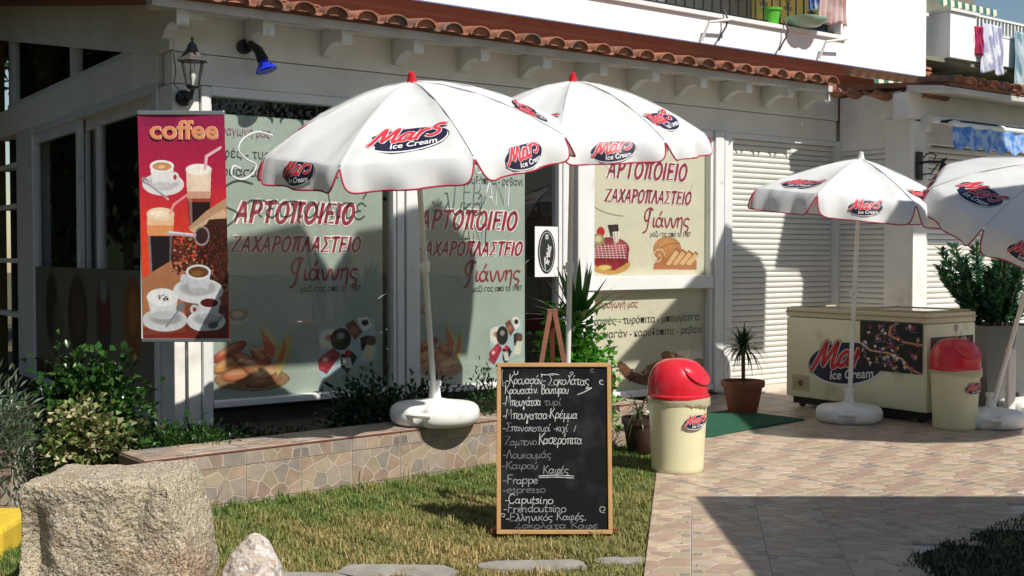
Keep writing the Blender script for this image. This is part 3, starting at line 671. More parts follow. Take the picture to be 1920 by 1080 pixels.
def dr_pastry(P):
    for x, y, a, b, r, c in ((.12, .7, .1, .2, .3, '2c1a16'), (.4, .8, .14, .12, .3, '8a6248'), (.55, .6, .13, .13, -.3, '94704e'), (.75, .5, .15, .18, .4, '9a5c3c'), (.9, .7, .12, .2, -.4, '8c5636'), (.62, .84, .16, .13, .1, 'a07858'), (.3, .62, .1, .12, .7, '70483a')):
        P.ell(x, y, a, b, '4a2a1e', rot=r, soft=.2); P.ell(x, y - .02, a * .85, b * .8, c, rot=r, soft=.6)
        for k in range(4): P.line([(x - a * .6, y - b * .5 + k * b * .3), (x + a * .6, y - b * .3 + k * b * .3)], .006, '5c3626', .6)
    P.ell(.12, .62, .04, .05, 'e0d2c0', soft=.4)
def pic(w_, draw, x0, x1, z0, z1, nx, ny, dy=-.002):
    film_art('printed_picture', nx, ny, (x1 - x0, z1 - z0), lambda X, Z: np.stack([x0 + X * (x1 - x0), 0 * X + FY + dy, z0 + Z * (z1 - z0)], 1), draw, w_)
pic(w1, dr_bread, .30, .98, .37, .93, 120, 100); pic(w1, dr_cakes, 1.16, 1.75, .42, .93, 110, 100); pic(w1, dr_cup, .38, .66, .88, 1.22, 50, 60, -.004)
pic(w2, dr_bread, 2.13, 2.62, .36, .88, 90, 90); pic(w2, dr_cakes, 2.86, 3.27, .4, .88, 80, 90); pic(w2, dr_cup, 2.13, 2.33, .86, 1.2, 40, 60, -.004)
pic(w3, dr_cake, 4.06, 4.57, 1.25, 1.74, 110, 110); pic(w3, dr_loaf, 4.85, 5.50, 1.28, 1.64, 110, 70); pic(w4, dr_pastry, 4.07, 5.58, .13, .58, 170, 70)
# hanging oval sign in the open strip of the second window
os_ = MB().box(3.335, 3.60, -.03, -.024, 1.24, 1.70); ov = part('notice', os_, mat('white_card', (.75, .75, .75), .6), w2)
mb = MB(); mb.add([(3.467 + .1 * math.cos(a), -.034, 1.47 + .2 * math.sin(a)) for a in [2 * math.pi * i / 40 for i in range(40)]], [tuple(range(40))]); part('notice_oval', mb, M_BLACKP, w2)
mb = MB(); ring = [np.array([3.467 + .085 * math.cos(a), 1.47 + .18 * math.sin(a)]) for a in [2 * math.pi * i / 40 for i in range(41)]]; ribbons(mb, [ring], .004, lambda x, z: (x, -.036, z))
ribbons(mb, [smooth_line([np.array(p) for p in ((3.45, 1.3), (3.44, 1.42), (3.47, 1.36), (3.47, 1.47), (3.5, 1.42), (3.48, 1.54))], 5)], .007, lambda x, z: (x, -.036, z))
put_font(mb, font_mesh('la Vida', .07, .17, .2, .01), lambda x, z: (x, -.036, z), 3.49, 1.35, rot=R(80))
for k in range(5): mb.add([(3.45, -.036, 1.585 + k * .009), (3.485, -.036, 1.585 + k * .009), (3.485, -.036, 1.59 + k * .009), (3.45, -.036, 1.59 + k * .009)], [(0, 1, 2, 3)])
part('notice_print', mb, mat('white_print', (.75, .75, .75), .5), w2)
# neon script of glass tube, standing off the window
M_NEON = mat('white_glass_tube', (.75, .76, .76), .15, spec=.7)
def neon(text, x, z, size, width, y=-.05, shear=.15, lines=None, r=.0065, group=None):
    ls = lines or strokes(text, size, shear, width=width); mb = MB()
    for l in ls:
        if len(l) > 1: mb.tube([(x + p[0], y, z + p[1]) for p in l], r, 6)
    return part('neon_tube', mb, M_NEON, shop, smooth=True)
S_ = smooth_line([np.array(p) for p in ((.40, .33), (.22, .36), (.06, .28), (.0, .16), (.08, .06), (.2, .0), (.16, -.1), (.04, -.17), (-.08, -.13), (-.06, -.03), (.02, -.05))], 6)
neon('', .41, 2.12, 0, 0, y=-.25, lines=[[q * .68 for q in S_]])
neon('πεσιαλιτέ', .62, 2.09, .25, 1.05, y=-.25); neon('ΓΕΒΑΝΙ', 2.30, 1.87, .19, .60, y=-.25, shear=.05); neon('γλυκά', 2.3, 2.14, .22, .55, y=-.25)
# shelving seen in the gaps
for k in range(12): B('display_shelf', mat('brown_shelf', (.16, .11, .07), .5), 1.7, 2.0, .5, .8, .3 + k * .14, .325 + k * .14)
M_GOLD = mat('brass_strip', (.6, .42, .12), .3, metal=1); B('display_rail', M_GOLD, 1.7, 2.0, .44, .45, 1.16, 1.172)

# ------------------------------------------------------------------ roller shutters, every slat its own piece
def slat_mesh(L, hgt):
    mb = MB(); prof = [(0, 0), (-.004, .002), (-.012, hgt * .3), (-.013, hgt * .6), (-.008, hgt * .85), (0, hgt * .93), (.004, hgt * .93), (.004, 0)]
    mb.prism(prof, (0, 0, 0), (0, 1, 0), (0, 0, 1), (L, 0, 0)); me = mb.mesh('slat', M_SLAT); shade(me, 50); return me
M_SLAT = mat('cream_shutter_slat', (.68, .67, .62), .4, objvar=.03, var=.05, vscale=3)
def shutter(L, z0, z1, M, label=None, hgt=.0585):
    r_ = link('roller_shutter', MB().box(0, L, .012, .02, z0, z1).mesh('roller_shutter', mat('shutter_backing', (.2, .2, .19), .7)), shop, M=M)
    me = slat_mesh(L, hgt); z = z0
    while z < z1 - .01: link('slat', me, r_, loc=(0, 0, z)); z += hgt
    return r_
T4 = Matrix.Translation; RZ90 = Matrix.Rotation(R(-90), 4, 'Z')
shutter(1.67, .03, 2.66, T4((5.92, .05, 0)))
B('shutter_box', M_WHITE, 5.79, 7.6, -.01, .12, 2.66, 2.714, .004); B('corner_post', M_WHITE, 7.595, 7.69, -.05, .12, 0, 2.714, .006)
# return wall coming forward and second front
shutter(.60, .03, 2.60, T4((7.65, -.04, 0)) @ RZ90)
B('return_wall', M_PLASTER, 7.64, 7.9, -1.03, -.03, 2.60, 3.2, .004)
B('return_column', M_PLASTER, 7.60, 7.68, -1.04, -.66, 0, 2.9, .004); B('front_column', M_PLASTER, 7.49, 7.72, -1.10, -1.042, 0, 2.84, .004)
B('threshold', M_GROUT, 5.7, 7.7, -.25, .1, -.1, .03)
shutter(2.9, .03, 2.60, T4((7.80, -1.0, 0))); B('shutter_guide', M_WHITE, 7.722, 7.80, -1.06, -.95, 0, 2.62, .005)
B('header_band', M_PLASTER, 7.70, 11.2, -1.05, -.9, 2.62, 2.86, .004); B('upper_wall', M_PLASTER, 7.40, 11.2, -1.10, -.9, 2.866, 3.14, .004)
B('wall_end', M_PLASTER, 10.7, 11.2, -1.05, -.9, 0, 2.62)
g2 = MB().prism([(-1.50, 3.10), (-1.50, 3.15), (-1.1, 3.20), (-1.1, 3.13)], (7.35, 0, 0), (0, 1, 0), (0, 0, 1), (3.9, 0, 0)); part('gutter_board', g2, MATS['weathered_gutter'], shop)
r2 = part('roof', MB().prism([(-1.5, 3.16), (-1.5, 3.2), (2.5, 3.6), (2.5, 3.5)], (7.5, 0, 0), (0, 1, 0), (0, 0, 1), (3.8, 0, 0)), M_TERRA, shop)
for i in range(17):
    x = 7.58 + i * .215
    o = link('tile', cov, r2, loc=(x, -1.56, 3.195)); o.rotation_euler = (R(7) + random.gauss(0, .02), random.gauss(0, .05), random.gauss(0, .05))
    o = link('tile', panm, r2, loc=(x + .108, -1.53, 3.25)); o.rotation_euler = (R(7), random.gauss(0, .03), random.gauss(0, .03))
# ridge tiles climbing behind the second eave
for k in range(7):
    o = link('tile', cov, r2, loc=(14.35 + .03 * math.sin(k * 2), 3.2 + .05 * k, 4.22 + k * .085)); o.rotation_euler = (R(18), random.gauss(0, .15), random.gauss(.4, .3))
# awning over the second front
aw = thing('retractable_awning', 'folded awning with blue mottled scalloped valance over the right shutter', 'awning', (P0[0], P0[1], 0), RZ)
part('roller_tube', MB().tube([(7.62, -1.2, 2.86), (11, -1.2, 2.86)], .045, 12), M_WHITE, aw, smooth=True)
part('front_bar', MB().tube([(7.72, -1.37, 2.80), (11, -1.37, 2.80)], .028, 10), M_WHITE, aw, smooth=True)
for x in (7.66, 8.5, 9.6):
    part('folding_arm', MB().tube([(x, -1.12, 2.86), (x + .75, -1.28, 2.85), (x + .1, -1.37, 2.82)], .022, 8), M_WHITE, aw, smooth=True); bx('bracket', M_WHITE, aw, x - .05, x + .05, -1.16, -1.08, 2.74, 2.9, .01)
bx('folded_fabric', mat('navy_fabric', (.035, .04, .06), .9), aw, 7.75, 11, -1.36, -1.12, 2.825, 2.85)
mb = MB(); n = 150; vs = []
for i in range(n + 1):
    x = 7.74 + i * 3.0 / n; sc_ = abs(math.sin(math.pi * i / n * 3.0 / .26)); yy = -1.385 + .012 * math.sin(x * 17)
    vs += [(x, yy, 2.80), (x, yy + .01, 2.70), (x, yy, 2.585 - .055 * sc_)]
mb.add(vs, [(3 * i + j, 3 * i + 3 + j, 3 * i + 4 + j, 3 * i + 1 + j) for i in range(n) for j in (0, 1)])
mval = mat('blue_mottled_fabric', (.38, .56, .85), .8, dirt=((.06, .22, .68), 9, .42), transl=.2); part('valance', mb, mval, aw, smooth=True)
# ------------------------------------------------------------------ upper storey set back behind the eave
up = thing('apartment_house', 'white upper storey with balcony, iron railing and terracotta coved slab above the bakery roof', 'building', (P0[0], P0[1], 0), RZ)
def U(name, m, x0, x1, y0, y1, z0, z1, bev=0, parent=None): return bx(name, m, parent or up, x0, x1, y0, y1, z0, z1, bev)
yb = 1.6
cvp = [(1.58, 4.0)] + [(1.58 + .75 * (k / 10), 4.0 - .62 * (k / 10) ** .75) for k in range(1, 11)] + [(2.6, 3.38), (2.6, 4.0)]
part('coved_slab', MB().prism(cvp, (.6, 0, 0), (0, 1, 0), (0, 0, 1), (11.0, 0, 0)), M_TERRA, up, smooth=True)
U('slab_fringe_line', mat('blue_fringe_colour', (.14, .17, .30), .6), .6, 11.64, yb - .03, yb, 3.99, 4.003)  # thin blue strip imitating lens colour fringing, not a paint line
U('parapet', M_PLASTER2, .6, 9.75, yb, yb + .16, 4.005, 4.33, .003)
U('parapet_coping', M_WHITE, .6, 9.8, yb - .04, yb + .2, 4.33, 4.385, .006)
U('end_wall', M_PLASTER2, 9.75, 11.64, yb, yb + 3.5, 4.005, 7.2, .003); U('inner_end_wall', mat('yellow_house_wall', (.68, .55, .16), .8, var=.1), 9.72, 9.745, yb + .2, yb + 1.58, 4.05, 6.4); U('balcony_pier', M_PLASTER2, 9.72, 9.75, yb, yb + .2, 4.4, 6.4)
U('balcony_floor', M_PLASTER, .6, 9.8, yb + .16, yb + 1.6, 3.95, 4.05)
U('rear_wall', mat('grey_house_wall', (.28, .27, .25), .85, var=.15), .6, 9.72, yb + 1.6, yb + 1.8, 4.0, 7.2)
U('balcony_roof', M_PLASTER2, .6, 11.7, yb + .1, yb + 1.8, 6.4, 6.55)
wd = U('balcony_door', mat('dark_door_glass', (.03, .035, .04), .2), 5.2, 6.9, yb + 1.56, yb + 1.6, 4.05, 6.2)
for x in (5.2, 6.02, 6.86): bx('frame', M_WHITE, wd, x, x + .05, yb + 1.53, yb + 1.56, 4.05, 6.2)
bs = U('balcony_shutter', M_SLAT, 7.5, 7.9, yb + 1.5, yb + 1.58, 4.05, 6.2)
# iron railing: posts, rails, bars and scrolls
rl = thing('iron_railing', 'black wrought iron railing with scrolls along the upper balcony', 'railing', (P0[0], P0[1], 0), RZ)
RY = yb + .09
for z in (4.42, 5.2): bx('rail', M_BLKMET, rl, 5.3, 9.68, RY - .012, RY + .012, z, z + .02)
barm = MB().box(-.007, .007, -.007, .007, 0, .78).mesh('bar', M_BLKMET)
x = 5.35; k = 0
scr = MB()
def spiral(cx, cz, r, s, ph, tu=1.4): return [(cx + s * r * (1 - .75 * q / 20) * math.cos(ph + tu * 2 * math.pi * q / 20), 0, cz + r * (1 - .75 * q / 20) * math.sin(ph + tu * 2 * math.pi * q / 20)) for q in range(20)]
for s in (-1, 1):
    scr.tube(spiral(s * .045, .18, .035, s, 2.5), .006, 5); scr.tube(spiral(s * .05, .42, .045, s, -2.5), .006, 5); scr.tube([(s * .01, 0, .2), (s * .05, 0, .3), (s * .012, 0, .42)], .006, 5)
scm = scr.mesh('scroll', M_BLKMET)
while x < 9.65:
    link('bar', barm, rl, loc=(x, RY, 4.43))
    if k % 3 == 1: link('scroll', scm, rl, loc=(x, RY, 4.47))
    x += .155; k += 1
# white bent pipe brackets and dangling cables on the parapet
def bracket(x, i):
    t = thing('washing_line_bracket', ['bent white pipe bracket on the parapet left of the black cable', 'bent white pipe bracket at the right end of the balcony'][i], 'bracket', tuple(W(x, yb - .02, 4.02)), RZ)
    part('pipe', MB().tube([(0, -.02, 0), (.05, -.10, .22), (.42, -.14, .29)], .018, 8), M_WHITE, t, smooth=True)
bracket(7.05, 0); bracket(9.22, 1)
for i, x in enumerate((7.42, 8.52)):
    mb = MB().tube([(0, 0, .42), (.02, -.05, .3), (-.02, -.06, .2), (-.1, -.06, .1), (-.14, -.05, .02)], .012, 6)
    o = link('cable', mb.mesh('cable', M_BLKMET), loc=W(x, yb - .05, 4.02), rz=RZ); tag(o, ['black cable hanging over the parapet beside the pipe bracket', 'black cable hanging below the green bucket on the balcony'][i], 'cable')
# things on the balcony
def cloth_sheet(name, label, M, w_, h_, cols, folds=5, amp=.04, parent=None, notch=0, cat='laundry', group=None):
    nx, ny = 40, 24; X, Z = np.meshgrid(np.linspace(0, 1, nx), np.linspace(0, 1, ny)); ph = random.random() * 6
    Y = amp * np.sin(X * folds * 6.283 + ph) * (1 - Z * .6) + .01 * np.sin(X * 31 + Z * 9)
    Zz = Z * h_ - (1 - Z) * notch * np.sin(X * 9 + ph) * .05
    V = np.stack([(X - .5) * w_ * (1 + .12 * (1 - Z)), Y, Zz], -1).reshape(-1, 3)
    idx = np.arange(nx * ny).reshape(ny, nx); F = np.stack([idx[:-1, :-1], idx[:-1, 1:], idx[1:, 1:], idx[1:, :-1]], -1).reshape(-1, 4)
    c = np.array([lin(c_) for c_ in cols]); ci = ((X * len(cols) * 2.01 + .6 * np.sin(Z * 11 + X * 20)).astype(int)) % len(cols)
    me = npmesh(name, V, F, mat('cloth_print', attr=1, rough=.9, transl=.25), c[ci].reshape(-1, 3)); shade(me, 180)
    sd = link(name, me, M=M); tag(sd, label, cat, group); mo = sd.modifiers.new('thickness', 'SOLIDIFY'); mo.thickness = .004; return sd
BM = Matrix.Translation((P0[0], P0[1], 0)) @ Matrix.Rotation(RZ, 4, 'Z')
cloth_sheet('hanging_skirt', 'pale pink pleated cloth hung over the balcony rail', BM @ T4((9.5, yb - .02, 4.52)), .52, .85, ['d9b9b4', 'e3cdc9', 'c9a49f'], 5, notch=.6)
cloth_sheet('hanging_towel', 'bright blue cloth pegged left of the pink one', BM @ T4((9.14, yb - .01, 4.66)), .13, .7, ['2458b8', 'e8ecf2', '1c4aa0'], 2)
def pot(name, label, loc, r, h, m, cat, group=None, n=20, extra=None):
    t = thing(name, label, cat, loc, 0, group)
    part('body', MB().lathe([(r * .7, 0), (r * .74, .004), (r * .98, h * .86), (r * 1.1, h * .86), (r * 1.12, h), (r * .98, h), (r * .95, h * .86), (r * .9, h * .84)], n), m, t, smooth=True)
    return t
M_GRN = mat('green_plastic', (.10, .45, .04), .4)
pot('bucket', 'bright green bucket on the balcony parapet', tuple(W(8.45, yb + .1, 4.385)), .12, .22, M_GRN, 'bucket')
o = link('boat_toy', MB().lathe([(.02, 0), (.13, .02), (.2, .09), (.205, .11), (.18, .1), (.1, .04)], 20, rf=lambda a: 1 + .5 * abs(math.cos(a))).mesh('basin', mat('pale_green_plastic', (.35, .6, .45), .4)), loc=W(8.9, yb - .1, 4.39), rz=RZ); shade(o.data)
o.name = 'basin'; tag(o, 'pale green basin hanging over the parapet beside the bucket', 'basin')
o = tag(bx('storage_box', mat('navy_box', (.03, .06, .16), .6), None, -.2, .2, -.12, .12, 0, .2, .01), 'dark blue box at the end of the balcony under the pink cloth', 'box'); o.location = W(9.45, yb + .3, 4.385); o.rotation_euler = (0, 0, RZ)
# rain of leaves helper ------------------------------------------------
def leaf_cloud(P, D, L, Wd, cols, fold=.25, droop=0, jitter=.5):
    """P base points (n,3), D directions (n,3), L lengths, Wd widths, cols (n,3) -> V,F,C with a folded blade each"""
    n = len(P); D = D / (np.linalg.norm(D, axis=1, keepdims=True) + 1e-9)
    rnd = RNG.normal(size=(n, 3)); rnd[:, 2] *= .4; S = np.cross(D, rnd * jitter + np.array([0, 0, 1.0])); S /= (np.linalg.norm(S, axis=1, keepdims=True) + 1e-9)
    Nn = np.cross(S, D); L = np.asarray(L).reshape(-1, 1) * np.ones((n, 1)); Wd = np.asarray(Wd).reshape(-1, 1) * np.ones((n, 1))
    b = P; t = P + D * L; t[:, 2] -= (L[:, 0] * droop); m = P + D * L * .45; m[:, 2] += L[:, 0] * droop * .1
    l = m + S * Wd * .5 + Nn * Wd * fold; r = m - S * Wd * .5 + Nn * Wd * fold
    V = np.stack([b, l, t, r, m], 1).reshape(-1, 3); i = np.arange(n)[:, None] * 5
    F = np.concatenate([i + np.array([[0, 4, 1]]), i + np.array([[4, 2, 1]]), i + np.array([[0, 3, 4]]), i + np.array([[4, 3, 2]])], 0)
    return V, F, np.repeat(cols, 5, axis=0)
def shades(n, pal, v=.25):
    p = np.array([lin(c) if isinstance(c, str) else c for c in pal]); return p[RNG.integers(0, len(p), n)] * (1 + RNG.uniform(-v, v, (n, 1)))
def leaf_obj(name, P, D, L, Wd, pal, parent, m=None, **k):
    V, F, C = leaf_cloud(np.asarray(P, float), np.asarray(D, float), L, Wd, shades(len(P), pal), **k)
    return link(name, npmesh(name, V, F, m or M_LEAF, C), parent)
def bush(name, label, loc, rx, ry, rz, n, L, Wd, pal, cat='shrub', clusters=18, group=None, stems=7, m=None, seed=1, droop=.2, lift=.45, fold=.25, shell=.5, parent=None):
    t = thing(name, label, cat, loc, 0, group) if parent is None else parent
    rg = np.random.default_rng(seed); sm = MB(); Pn = []; Dn = []
    cc = rg.normal(size=(clusters, 3)); cc /= np.linalg.norm(cc, axis=1, keepdims=True); cc *= rg.uniform(shell, 1, (clusters, 1)) ** .6
    cc[:, 2] = np.abs(cc[:, 2]) * 1.0; cc = cc * np.array([rx, ry, rz]) * .8; cc[:, 2] += rz * lift * .4
    for k in range(min(stems, clusters)):
        e = cc[k]; sm.tube([(0, 0, -.03), tuple(e * .5 + rg.normal(size=3) * .02), tuple(e)], [.012, .008, .003], 5)
    per = n // clusters
    for c in cc:
        q = rg.normal(size=(per, 3)) * np.array([rx, ry, rz]) * .2; P = c + q; P[:, 2] = np.maximum(P[:, 2], .01)
        Dn.append(q / np.array([rx, ry, rz]) + (c / np.array([rx, ry, rz])) * .35 + rg.normal(size=(per, 3)) * .25 + np.array([0, 0, .12])); Pn.append(P)
    P = np.concatenate(Pn); D = np.concatenate(Dn)
    part('stem', sm, M_WOODST, t); leaf_obj('foliage', P, D, rg.uniform(.7, 1.25, len(P)) * L, Wd * rg.uniform(.8, 1.2, len(P)), pal, t, m=m, droop=droop, fold=fold)
    return t
def spiky(name, label, loc, n, L, Wd, pal, cat='plant', trunk=.2, tilt=(20, 100), seed=2, parent=None, group=None, as_parts=True, droop=.0):
    """crown of sword leaves on a short trunk; every leaf its own part"""
    t = parent or thing(name, label, cat, loc, 0, group); rg = random.Random(seed)
    if trunk > 0: part('trunk', MB().tube([(0, 0, -.02), (.005, .005, trunk * .5), (0, 0, trunk + .02)], [.02, .017, .02], 8), M_WOODST, t, smooth=True)
    for i in range(n):
        a = i * 2.399 + rg.uniform(-.2, .2); el = R(rg.uniform(*tilt)); l = L * rg.uniform(.75, 1.1); c = lin(pal[rg.randrange(len(pal))]); s = 6
        V = []; C = []
        for j in range(s + 1):
            u = j / s; e2 = el - (droop * u * u) * 1.2; rr = .012 + l * u * math.cos(e2); zz = trunk + l * u * math.sin(e2) - .18 * l * u * u * math.cos(el)
            ww = Wd * .5 * (1 - u ** 2.2) * (.55 + .9 * min(u * 3, .5)) + .0006
            for q, f in ((-1, .25), (0, 0), (1, .25)): V.append((rr * math.cos(a) - q * ww * math.sin(a), rr * math.sin(a) + q * ww * math.cos(a), zz + ww * f)); C.append(tuple(x * (.8 + .4 * rg.random()) for x in c))
        F = []
        for j in range(s):
            for q in (0, 1): o = 3 * j + q; F.append((o, o + 1, o + 4, o + 3))
        me = npmesh('leaf', V, F, M_LEAFG, np.array(C)); shade(me, 60); link('leaf', me, t)
    return t
# foliage behind balcony (climber) skipped; neighbour house on the right ------------------------------------------
nb = thing('neighbour_apartment', 'white apartment block with balconies and striped awnings at the right edge', 'building', (P0[0], P0[1], 0), RZ)
def Nb(name, m, x0, x1, y0, y1, z0, z1, bev=0): return bx(name, m, nb, x0, x1, y0, y1, z0, z1, bev)

ny = 3.4
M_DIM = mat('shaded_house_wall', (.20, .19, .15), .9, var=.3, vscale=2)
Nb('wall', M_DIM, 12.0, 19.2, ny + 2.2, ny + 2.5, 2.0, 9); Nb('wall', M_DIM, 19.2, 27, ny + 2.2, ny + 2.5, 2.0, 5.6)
Nb('parapet', M_PLASTER2, 12.6, 14.7, ny + .3, ny + .45, 4.82, 5.60, .003); Nb('parapet_coping', M_WHITE, 12.6, 14.75, ny + .27, ny + .5, 5.6, 5.66)
Nb('bay', M_PLASTER2, 14.98, 15.76, ny, ny + 1.2, 4.88, 5.68, .003); Nb('bay_coping', M_WHITE, 14.93, 15.8, ny - .04, ny + 1.2, 5.68, 5.73)
Nb('parapet', M_PLASTER2, 15.76, 20, ny + .06, ny + .2, 4.90, 5.40); Nb('balcony_floor', M_DIM, 12.6, 20, ny + .1, ny + 2.2, 4.8, 4.87)
Nb('rail', M_WHITE, 15.8, 20, ny + .05, ny + .12, 5.70, 5.74); Nb('rail', M_WHITE, 15.8, 20, ny + .05, ny + .12, 5.41, 5.45)
bm_ = MB().box(-.02, .02, -.02, .02, 0, .25).mesh('baluster', M_WHITE)
for k in range(36): link('baluster', bm_, nb, loc=(15.86 + k * .115, ny + .085, 5.45))
M_STRIPE = mat('striped_awning', attr=1, rough=.9, transl=.25)
def stripes(name, x0, x1, y0, z0, y1, z1, n, drop=.14):
    V = []; C = []; F = []
    for i in range(n):
        a = x0 + (x1 - x0) * i / n; b = x0 + (x1 - x0) * (i + 1) / n; c = lin('dcd6c0') if i % 2 else lin('3f6e62')
        o = len(V); V += [(a, y0, z0), (b, y0, z0), (b, y1, z1), (a, y1, z1), (b, y1 - .01, z1 - drop + .04 * (i % 2)), (a, y1 - .01, z1 - drop + .04 * ((i + 1) % 2))]; C += [c] * 6; F += [(o, o + 1, o + 2, o + 3), (o + 3, o + 2, o + 4, o + 5)]
    link(name, npmesh(name, V, F, M_STRIPE, np.array(C)), nb)
stripes('awning', 15.1, 16.9, ny + 1.4, 6.25, ny + .3, 5.98, 16); stripes('awning', 15.2, 15.9, ny + 1.0, 4.78, ny + .3, 4.55, 8); stripes('awning', 16.1, 16.8, ny + 1.0, 4.74, ny + .3, 4.46, 8); stripes('awning', 17.3, 18.6, ny + 1.0, 4.74, ny + .3, 4.5, 12)
stripes('awning', 9.9, 11.6, 2.2, 4.0, 1.2, 3.78, 16, .1)
Nb('window_box', M_PLASTER2, 15.6, 16.3, ny + .2, ny + .5, 4.18, 4.3)
Nb('roof_edge', M_TERRA, 12, 16, ny + 1.5, ny + 2.1, 4.0, 4.1)
cloth_sheet('hanging_towel', 'white and lilac patterned towel hanging from the far right balcony', BM @ T4((16.25, ny - .03, 4.72)), .62, .86, ['dfe2ee', 'b9b5d6', 'eceef4', 'a9acc8'], 1.5, notch=.6)
cloth_sheet('hanging_shirt', 'crimson garment beside the white towel on the far balcony', BM @ T4((15.83, ny - .02, 5.0)), .26, .5, ['b02050', 'c84070', '8c1c44'], 2)
cloth_sheet('hanging_towel', 'pale teal striped towel at the right edge of the far balcony', BM @ T4((17.25, ny - .03, 4.55)), .6, 1.0, ['9fb8c4', '6f96a6', 'c9d6dc'], 2)
# ------------------------------------------------------------------ mountings on the front
def lantern(name, label, loc, rz):
    t = thing(name, label, 'lamp', loc, rz)
    part('wall_plate', MB().tube([(0, 0, 0), (0, -.03, 0), (0, -.045, 0)], [.062, .058, .03], 16), M_BLKMET, t, smooth=True)
    part('arm', MB().tube([(0, -.03, 0), (.0, -.10, -.035), (0, -.165, -.02), (0, -.19, .045)], [.018, .016, .014, .016], 8), M_BLKMET, t, smooth=True)
    c = (0, -.19, .05); h6 = 6
    part('base_ring', MB().lathe([(.02, -.01), (.04, 0), (.052, .015), (.05, .022)], 6, c), M_BLKMET, t)
    bars = MB()
    for i in range(6):
        a = 2 * math.pi * i / 6; bars.tube([(c[0] + .048 * math.cos(a), c[1] + .048 * math.sin(a), c[2] + .02), (c[0] + .082 * math.cos(a), c[1] + .082 * math.sin(a), c[2] + .2)], .0045, 4)
    part('cage', bars, M_BLKMET, t); part('lamp_glass', MB().lathe([(.044, .022), (.078, .198)], 6, c, cap=False), M_GLASS, t)
    part('bulb', MB().lathe([(.008, .02), (.014, .05), (.026, .09), (.024, .12), (.004, .14)], 12, c), mat('frosted_glass', (.7, .7, .66), .3), t, smooth=True)
    part('cap', MB().lathe([(.118, .195), (.11, .205), (.085, .225), (.05, .27), (.036, .3), (.034, .315), (.02, .33), (.008, .345), (.014, .36), (.006, .372)], 6, c), mat('weathered_iron', (.07, .065, .055), .5, bump=.3, var=.3), t)
    return t
lantern('wall_lantern', 'black six-sided wall lantern above the red coffee banner', tuple(W(.07, -.04, 2.60)), RZ)
tag(link('cable', MB().tube([W(-.0, -.03, 2.93), W(.02, -.025, 2.80), W(.0, -.035, 2.70), W(.05, -.05, 2.64)], .004, 5).mesh('cable', M_BLKMET)), 'thin black cable running down the corner to the lantern', 'cable')
# downward scroll lamp on the right column
t = thing('wall_lantern', 'black scroll bracket lamp on the column behind the small umbrella', 'lamp', tuple(W(7.55, -1.11, 2.38)), RZ)
part('wall_plate', MB().box(-.05, .05, -.03, 0, -.16, .14, bev=.02), M_BLKMET, t)
part('arm', MB().tube([(0, -.02, .02), (.02, -.12, .03), (.04, -.24, .02), (.05, -.30, .05)], .014, 8), M_BLKMET, t, smooth=True)
mb = MB(); mb.tube([(0 + a * .4, -.06 - a, .07 + b) for a, b in [(0, 0), (.03, .04), (.08, .05), (.12, .02), (.1, -.02)]], .008, 6); mb.tube([(.02, -.04, -.1), (.05, -.12, -.09), (.06, -.16, -.04), (.06, -.2, 0)], .008, 6); part('scroll', mb, M_BLKMET, t, smooth=True)
part('lamp_shade', MB().lathe([(.012, .05), (.02, .0), (.035, -.02), (.05, -.09), (.085, -.13), (.12, -.16), (.115, -.165)], 16, (.05, -.26, 0)), M_BLKMET, t, smooth=True)
# blue spotlight
t = thing('spotlight', 'black arm spotlight with bright blue reflector bulb', 'lamp', tuple(W(.55, -.01, 3.03)), RZ)
part('wall_plate', MB().tube([(0, 0, 0), (0, -.05, 0)], .055, 16), M_BLKMET, t, smooth=True)
part('holder', MB().tube([(0, -.04, 0), (.02, -.10, .01), (.05, -.17, -.04), (.075, -.20, -.12)], [.02, .03, .036, .045], 12), M_BLKMET, t, smooth=True)
Mq = Matrix.Translation((.08, -.205, -.14)) @ Vector((.25, -.25, -1)).to_track_quat('Z', 'Y').to_matrix().to_4x4()
part('bulb', MB().lathe([(.03, -.03), (.045, .0), (.082, .05), (.086, .062), (.07, .072), (.03, .078)], 24).xf(Mq), mat('blue_glass', (.01, .03, .55), .12, coat=.6), t, smooth=True)
